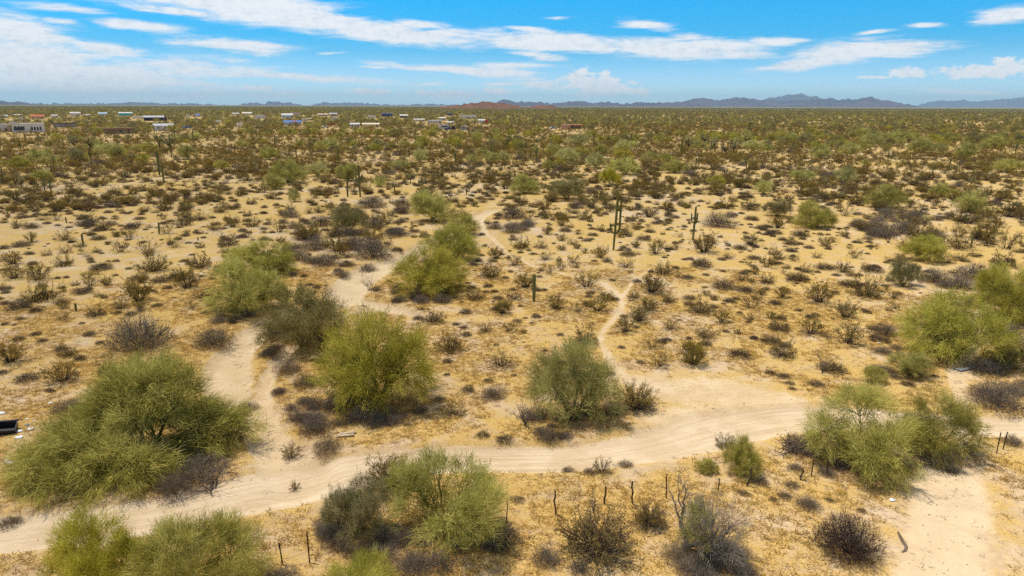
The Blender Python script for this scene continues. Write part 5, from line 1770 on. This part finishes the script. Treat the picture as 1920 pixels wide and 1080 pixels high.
# ------------------------------------------------------------------ fence
def fence():
    o = None
    M['post'] = plain('rusty_post', (.07, .045, .032), .9, .1, noise=(.03, .02, .016), nscale=9)
    M['post_wood'] = plain('old_wood_post', (.10, .07, .05), .95, .05, noise=(.045, .032, .025), nscale=14)
    rng = np.random.default_rng(5)
    posts = [(531, 1062, 1020, 0), (581, 1060, 1003, 0), (949, 985, 947, 0), (1041, 970, 923, 1), (1134, 950, 916, 1), (1188, 950, 907, 1), (1249, 938, 892, 0), (1346, 922, 899, 0), (1404, 913, 878, 1), (1499, 900, 886, 1),
             (1521, 893, 863, 0), (1550, 891, 861, 0), (1833, 839, 814, 0), (1868, 851, 810, 0), (1880, 844, 809, 0)]
    tops = []
    base0 = gnd(1041, 970)
    o = empty('wire_fence', (base0[0], base0[1], zat(*base0)))
    o0 = np.array(o.location)
    for (u, yb, yt, wood) in posts:
        xy = gnd(u, yb); z = zat(*xy)
        h = max(height_at(xy, u, yt), .5)
        lean = rng.normal(0, .06, 2) * h
        b = np.array([xy[0], xy[1], z - .15]); t = np.array([xy[0] + lean[0], xy[1] + lean[1], z + h])
        P = np.array([b + (t - b) * s for s in np.linspace(0, 1, 6)])
        if wood:
            P[1:-1, :2] += rng.normal(0, .035, (4, 2))
        G = Geo()
        tube(G, P - o0, np.full(6, .032 if wood else .022), 6, .5, .5)
        link('post', G.mesh('post', M['post_wood' if wood else 'post']), o)
        tops.append((P - o0)[4])
    for a, b in ((0, 1), (9, 10), (10, 11), (12, 13), (13, 14)):
        for dz in (0, -.4):
            p, q = tops[a] + [0, 0, dz], tops[b] + [0, 0, dz]
            G = Geo()
            tube(G, bez(p, (p + q) / 2 - [0, 0, .12], q, 6), .006, 3, .5, .5)
            link('wire', G.mesh('wire', M['post']), o)
    tag(o, 'broken fence line of thin crooked posts below the road', 'fence')


fence()


# ------------------------------------------------------------------ dead trees and fallen wood
def dead_tree(u, yb, yt, wpx, seed, label, levels=4, n0=3, r0=.06, tone='deadwood', lean=(0, 0), short=None, spread=.7):
    xy = gnd(u, yb); H = max(height_at(xy, u, yt), .8)
    TR, BR = gen_bare(seed, H, levels, r0, spread, n0, lean=lean)
    _, h = measure(BR)
    o = empty('dead_tree', (xy[0], xy[1], zat(*xy)), 0, (H / h * .9,) * 3)
    link('trunk', TR.mesh('dead_trunk', M[tone]), o); link('branches', BR.mesh('dead_branches', M[tone]), o)
    tag(o, label, 'dead tree', 'dead trees')
    if short: LAND.append((short, u, yb))


dead_tree(1278, 1022, 890, 60, 3, 'tall grey dead trunk leaning left by the half dead palo verde', 5, 2, .085, 'deadwood', (-.12, 0), 'leaning grey dead trunk')
dead_tree(1667, 455, 392, 60, 5, 'pale grey leafless tree standing in the dark brush at right', 5, 3, .06, 'deadwood', (0, 0), 'pale leafless tree')
dead_tree(1547, 697, 650, 60, 8, 'broken dark sapling with spreading dead branches right of the clearing', 4, 3, .045, 'gray', (0, 0), 'broken dark sapling', .9)
dead_tree(607, 575, 520, 60, 12, 'dark leafless tree behind the wash bend mesquite', 5, 4, .05, 'gray', (.1, 0), 'dark leafless tree')
dead_tree(693, 542, 503, 40, 15, 'bare purplish sapling standing in the pale wash', 4, 7, .02, 'gray', (0, 0), 'bare sapling in the wash', .8)
dead_tree(300, 880, 800, 60, 17, 'grey dead limbs inside the sprawling palo verde', 4, 4, .06, 'deadwood', (-.2, -.2))
dead_tree(395, 915, 860, 60, 19, 'heap of grey dead branches at the foot of the sprawling palo verde', 4, 6, .03, 'deadwood', (.2, -.3), None, 1.4)
dead_tree(985, 800, 745, 40, 23, 'grey fallen branches left under the roadside palo verde', 4, 4, .03, 'deadwood', (-.6, -.3), None, 1.1)
dead_tree(1515, 845, 828, 40, 29, 'small black fallen branch by the fence line palo verde', 3, 3, .03, 'gray', (-.9, 0), None, 1.2)


def log(name, pts, r, label, mat, cat='log'):
    P = np.array([[*gnd(u, v), 0] for u, v in pts])
    c = P.mean(0)
    z = zats(P[:, :2])
    P[:, 2] = z + np.asarray(r) * .75
    o0 = np.array([c[0], c[1], float(z.mean())])
    G = Geo(); tube(G, P - o0, r, 8, .4, .8)
    o = link(name, G.mesh(name, mat, True), None, o0)
    tag(o, label, cat)


log('fallen_branch', [(1684, 999), (1688, 1008), (1693, 1018), (1699, 1026), (1697, 1033), (1691, 1037)], [.035, .05, .055, .05, .04, .02], 'crooked dark fallen branch lying on the pale sand track', M['twig'], 'branch')
M['pale_log'] = plain('bleached_log', (.55, .50, .44), .85, .1, noise=(.30, .24, .19), nscale=5)
log('log', [(12, 864), (20, 867), (33, 871)], [.10, .11, .11], 'short bleached log at the left edge of the sprawling palo verde', M['pale_log'])
M['pipe'] = plain('blue_grey_pipe', (.21, .22, .26), .7, .2, noise=(.30, .27, .25), nscale=1.5)
log('pipe', [(1788, 692), (1800, 697), (1815, 694), (1828, 691), (1839, 694)], [.06, .085, .09, .085, .06], 'smooth blue-grey pipe lying across the narrow trail', M['pipe'], 'pipe')
M['board'] = plain('weathered_board', (.50, .41, .28), .9, .1, noise=(.33, .25, .16), nscale=4)
for k, (u, v, an, lb) in enumerate([(652, 812, .28, 'upper weathered board lying left of the road shrubs'), (648, 817, .2, 'lower weathered board lying left of the road shrubs')]):
    xy = gnd(u, v)
    o = empty('board', (xy[0], xy[1], zat(*xy) + .02 + .01 * k), an)
    bxo('plank', -.36, .36, -.08, .08, 0, .05, M['board'], o); bxo('cleat', -.3, -.24, -.1, .1, .052, .08, M['board'], o)
    tag(o, lb, 'board', 'weathered boards')


# ------------------------------------------------------------------ dumped tub and rubbish at the left edge
def rubbish():
    M['tub'] = plain('black_plastic', (.012, .014, .02), .45, .4, nscale=4)
    M['scrap'] = plain('white_scrap', (.75, .75, .76), .7, .2, nscale=8)
    M['scrap_blue'] = plain('blue_scrap', (.10, .16, .25), .6, .3, nscale=8)
    M['scrap_teal'] = plain('teal_scrap', (.03, .30, .34), .6, .3, nscale=8)
    xy = gnd(4, 806); z = zat(*xy)
    o = empty('plastic_tub', (xy[0], xy[1], z), .25)
    o.rotation_euler = (.22, .10, .45)
    w, d, h, t = .5, .32, .34, .03
    bxo('floor', -w, w, -d, d, .02, .05, M['tub'], o)
    for nm, a in (('side', (-w, w, -d - t, -d, .02, h)), ('side', (-w, w, d, d + t, .02, h)), ('side', (-w - t, -w, -d, d, .02, h)), ('side', (w, w + t, -d, d, .02, h))):
        bxo(nm, *a, M['tub'], o)
    for a in ((-w - .07, w + .07, -d - .08, -d - t - .001, h - .05, h + .02), (-w - .07, w + .07, d + t + .001, d + .08, h - .05, h + .02)):
        bxo('rim', *a, M['tub'], o)
    tag(o, 'black open plastic tub half cut by the left edge', 'tub')
    LAND.append(('black plastic tub', 8, 806))
    rng = np.random.default_rng(4)
    for (u, v, s, m, lb, nm) in [(2, 771, .10, 'scrap', 'white scrap behind the black tub', 'paper_scrap'), (39, 783, .05, 'tub', 'dark scrap beside the black tub', 'plastic_scrap'), (49, 781, .055, 'scrap', 'small round white scrap right of the black tub', 'paper_scrap'),
                                 (64, 784, .05, 'scrap', 'farthest right white scrap near the black tub', 'paper_scrap'), (51, 792, .08, 'scrap_blue', 'blue-grey lump right of the black tub', 'plastic_scrap'), (35, 804, .10, 'scrap', 'torn white sheet in front of the black tub', 'paper_scrap'),
                                 (56, 799, .10, 'scrap', 'pale sheet under the twigs by the tub', 'paper_scrap'), (34, 816, .12, 'scrap', 'crumpled white sheet farthest in front of the tub', 'paper_scrap'), (94, 753, .09, 'scrap', 'white scrap under the dry brush left of the sprawling palo verde', 'paper_scrap'),
                                 (1674, 937, .10, 'scrap', 'white scrap alone on sand right of the fence line palo verde', 'paper_scrap'), (1648, 645, .07, 'scrap', 'tiny white scrap left of the trailside palo verde', 'paper_scrap'), (22, 800, .08, 'scrap_teal', 'teal rag spilling from the black tub', 'rag')]:
        xy = gnd(u, v); n = 9
        a = np.linspace(0, 6.283, n + 1)[:-1]
        ring = np.stack([np.cos(a) * s * rng.uniform(.7, 1.3, n) * 1.3, np.sin(a) * s * rng.uniform(.7, 1.3, n), rng.uniform(.01, .6 * s, n)], 1)
        top = np.array([[0, 0, s * .7]]); bot = np.array([[0, 0, -.01]])
        vv = np.vstack([ring, top, bot])
        tt = [[i, (i + 1) % n, n] for i in range(n)] + [[(i + 1) % n, i, n + 1] for i in range(n)]
        ob = link(nm, mesh_np(nm, vv, tt, M[m]), None, (xy[0], xy[1], zat(*xy)))
        tag(ob, lb, 'litter', 'rubbish dumped on the sand')


rubbish()

# ------------------------------------------------------------------ labels: each plant is told apart by its look and its nearest landmark
LAND += [(i['short'], i['u'], proj((i['x'], i['y'], 0))[1]) for i in INDIV if i.get('short')]
LAND += [('fork of the footpaths', 1165, 560), ('bend of the dirt road', 1200, 842), ('sandy clearing', 1340, 735), ('pale wash mouth', 500, 800), ('red rocky hill', 905, 205), ('dry trail at upper left', 220, 358)]
ONES = ['', 'first', 'second', 'third', 'fourth', 'fifth', 'sixth', 'seventh', 'eighth', 'ninth', 'tenth', 'eleventh', 'twelfth', 'thirteenth', 'fourteenth', 'fifteenth', 'sixteenth', 'seventeenth', 'eighteenth', 'nineteenth']
TENS = {2: ('twentieth', 'twenty'), 3: ('thirtieth', 'thirty'), 4: ('fortieth', 'forty'), 5: ('fiftieth', 'fifty')}
ORD = ['closest'] + [(ONES[n] if n < 20 else TENS[n // 10][0] if n % 10 == 0 else TENS[n // 10][1] + '-' + ONES[n % 10]) + ' closest' for n in range(2, 60)]
ADJ = {'pv': ('green', 'olive green'), 'mq': ('dull olive', 'dull olive'), 'cr': ('olive', 'yellow-olive'), 'bu': ('low brown', 'low brown'), 'gr': ('grey', 'grey'), 'sg': ('dark green', 'dark green'), 'ch': ('straw-coloured', 'straw-coloured')}
cells = {}
for it in INDIV:
    if it['label']:
        continue
    u, v, _ = proj((it['x'], it['y'], it['z']))
    best = min(LAND, key=lambda l: math.hypot((l[1] - u), (l[2] - v) * 1.6))
    du, dv = u - best[1], v - best[2]
    dv *= 1.6
    an = math.degrees(math.atan2(-dv, du)) % 360
    dr = ['right of', 'behind and right of', 'behind', 'behind and left of', 'left of', 'in front and left of', 'in front of', 'in front and right of'][int((an + 22.5) // 45) % 8]
    cells.setdefault((it['kind'], best[0], dr), []).append((math.hypot(du, dv), id(it), it))
for (kind, lm, dr), L in cells.items():
    L.sort(key=lambda t: t[:2])
    meanR = sum(t[2]['R'] for t in L) / len(L)
    for n, (_, _, it) in enumerate(L):
        noun = KIND[kind][3]
        adj = ADJ[kind][0]
        o_ = ORD[n] if n < len(ORD) else 'farther'
        it['obj']['label'] = f'{adj} {noun}, {o_} {dr} the {lm}'
        if len(it['obj']['label'].split()) > 16:
            it['obj']['label'] = f'{noun}, {o_} {dr} the {lm}'
        if n >= len(ORD):
            it['obj']['label'] = f'{adj} {noun} among those farthest {dr} the {lm}'
            it['obj']['group'] = f'{noun} plants far {dr} the {lm}'
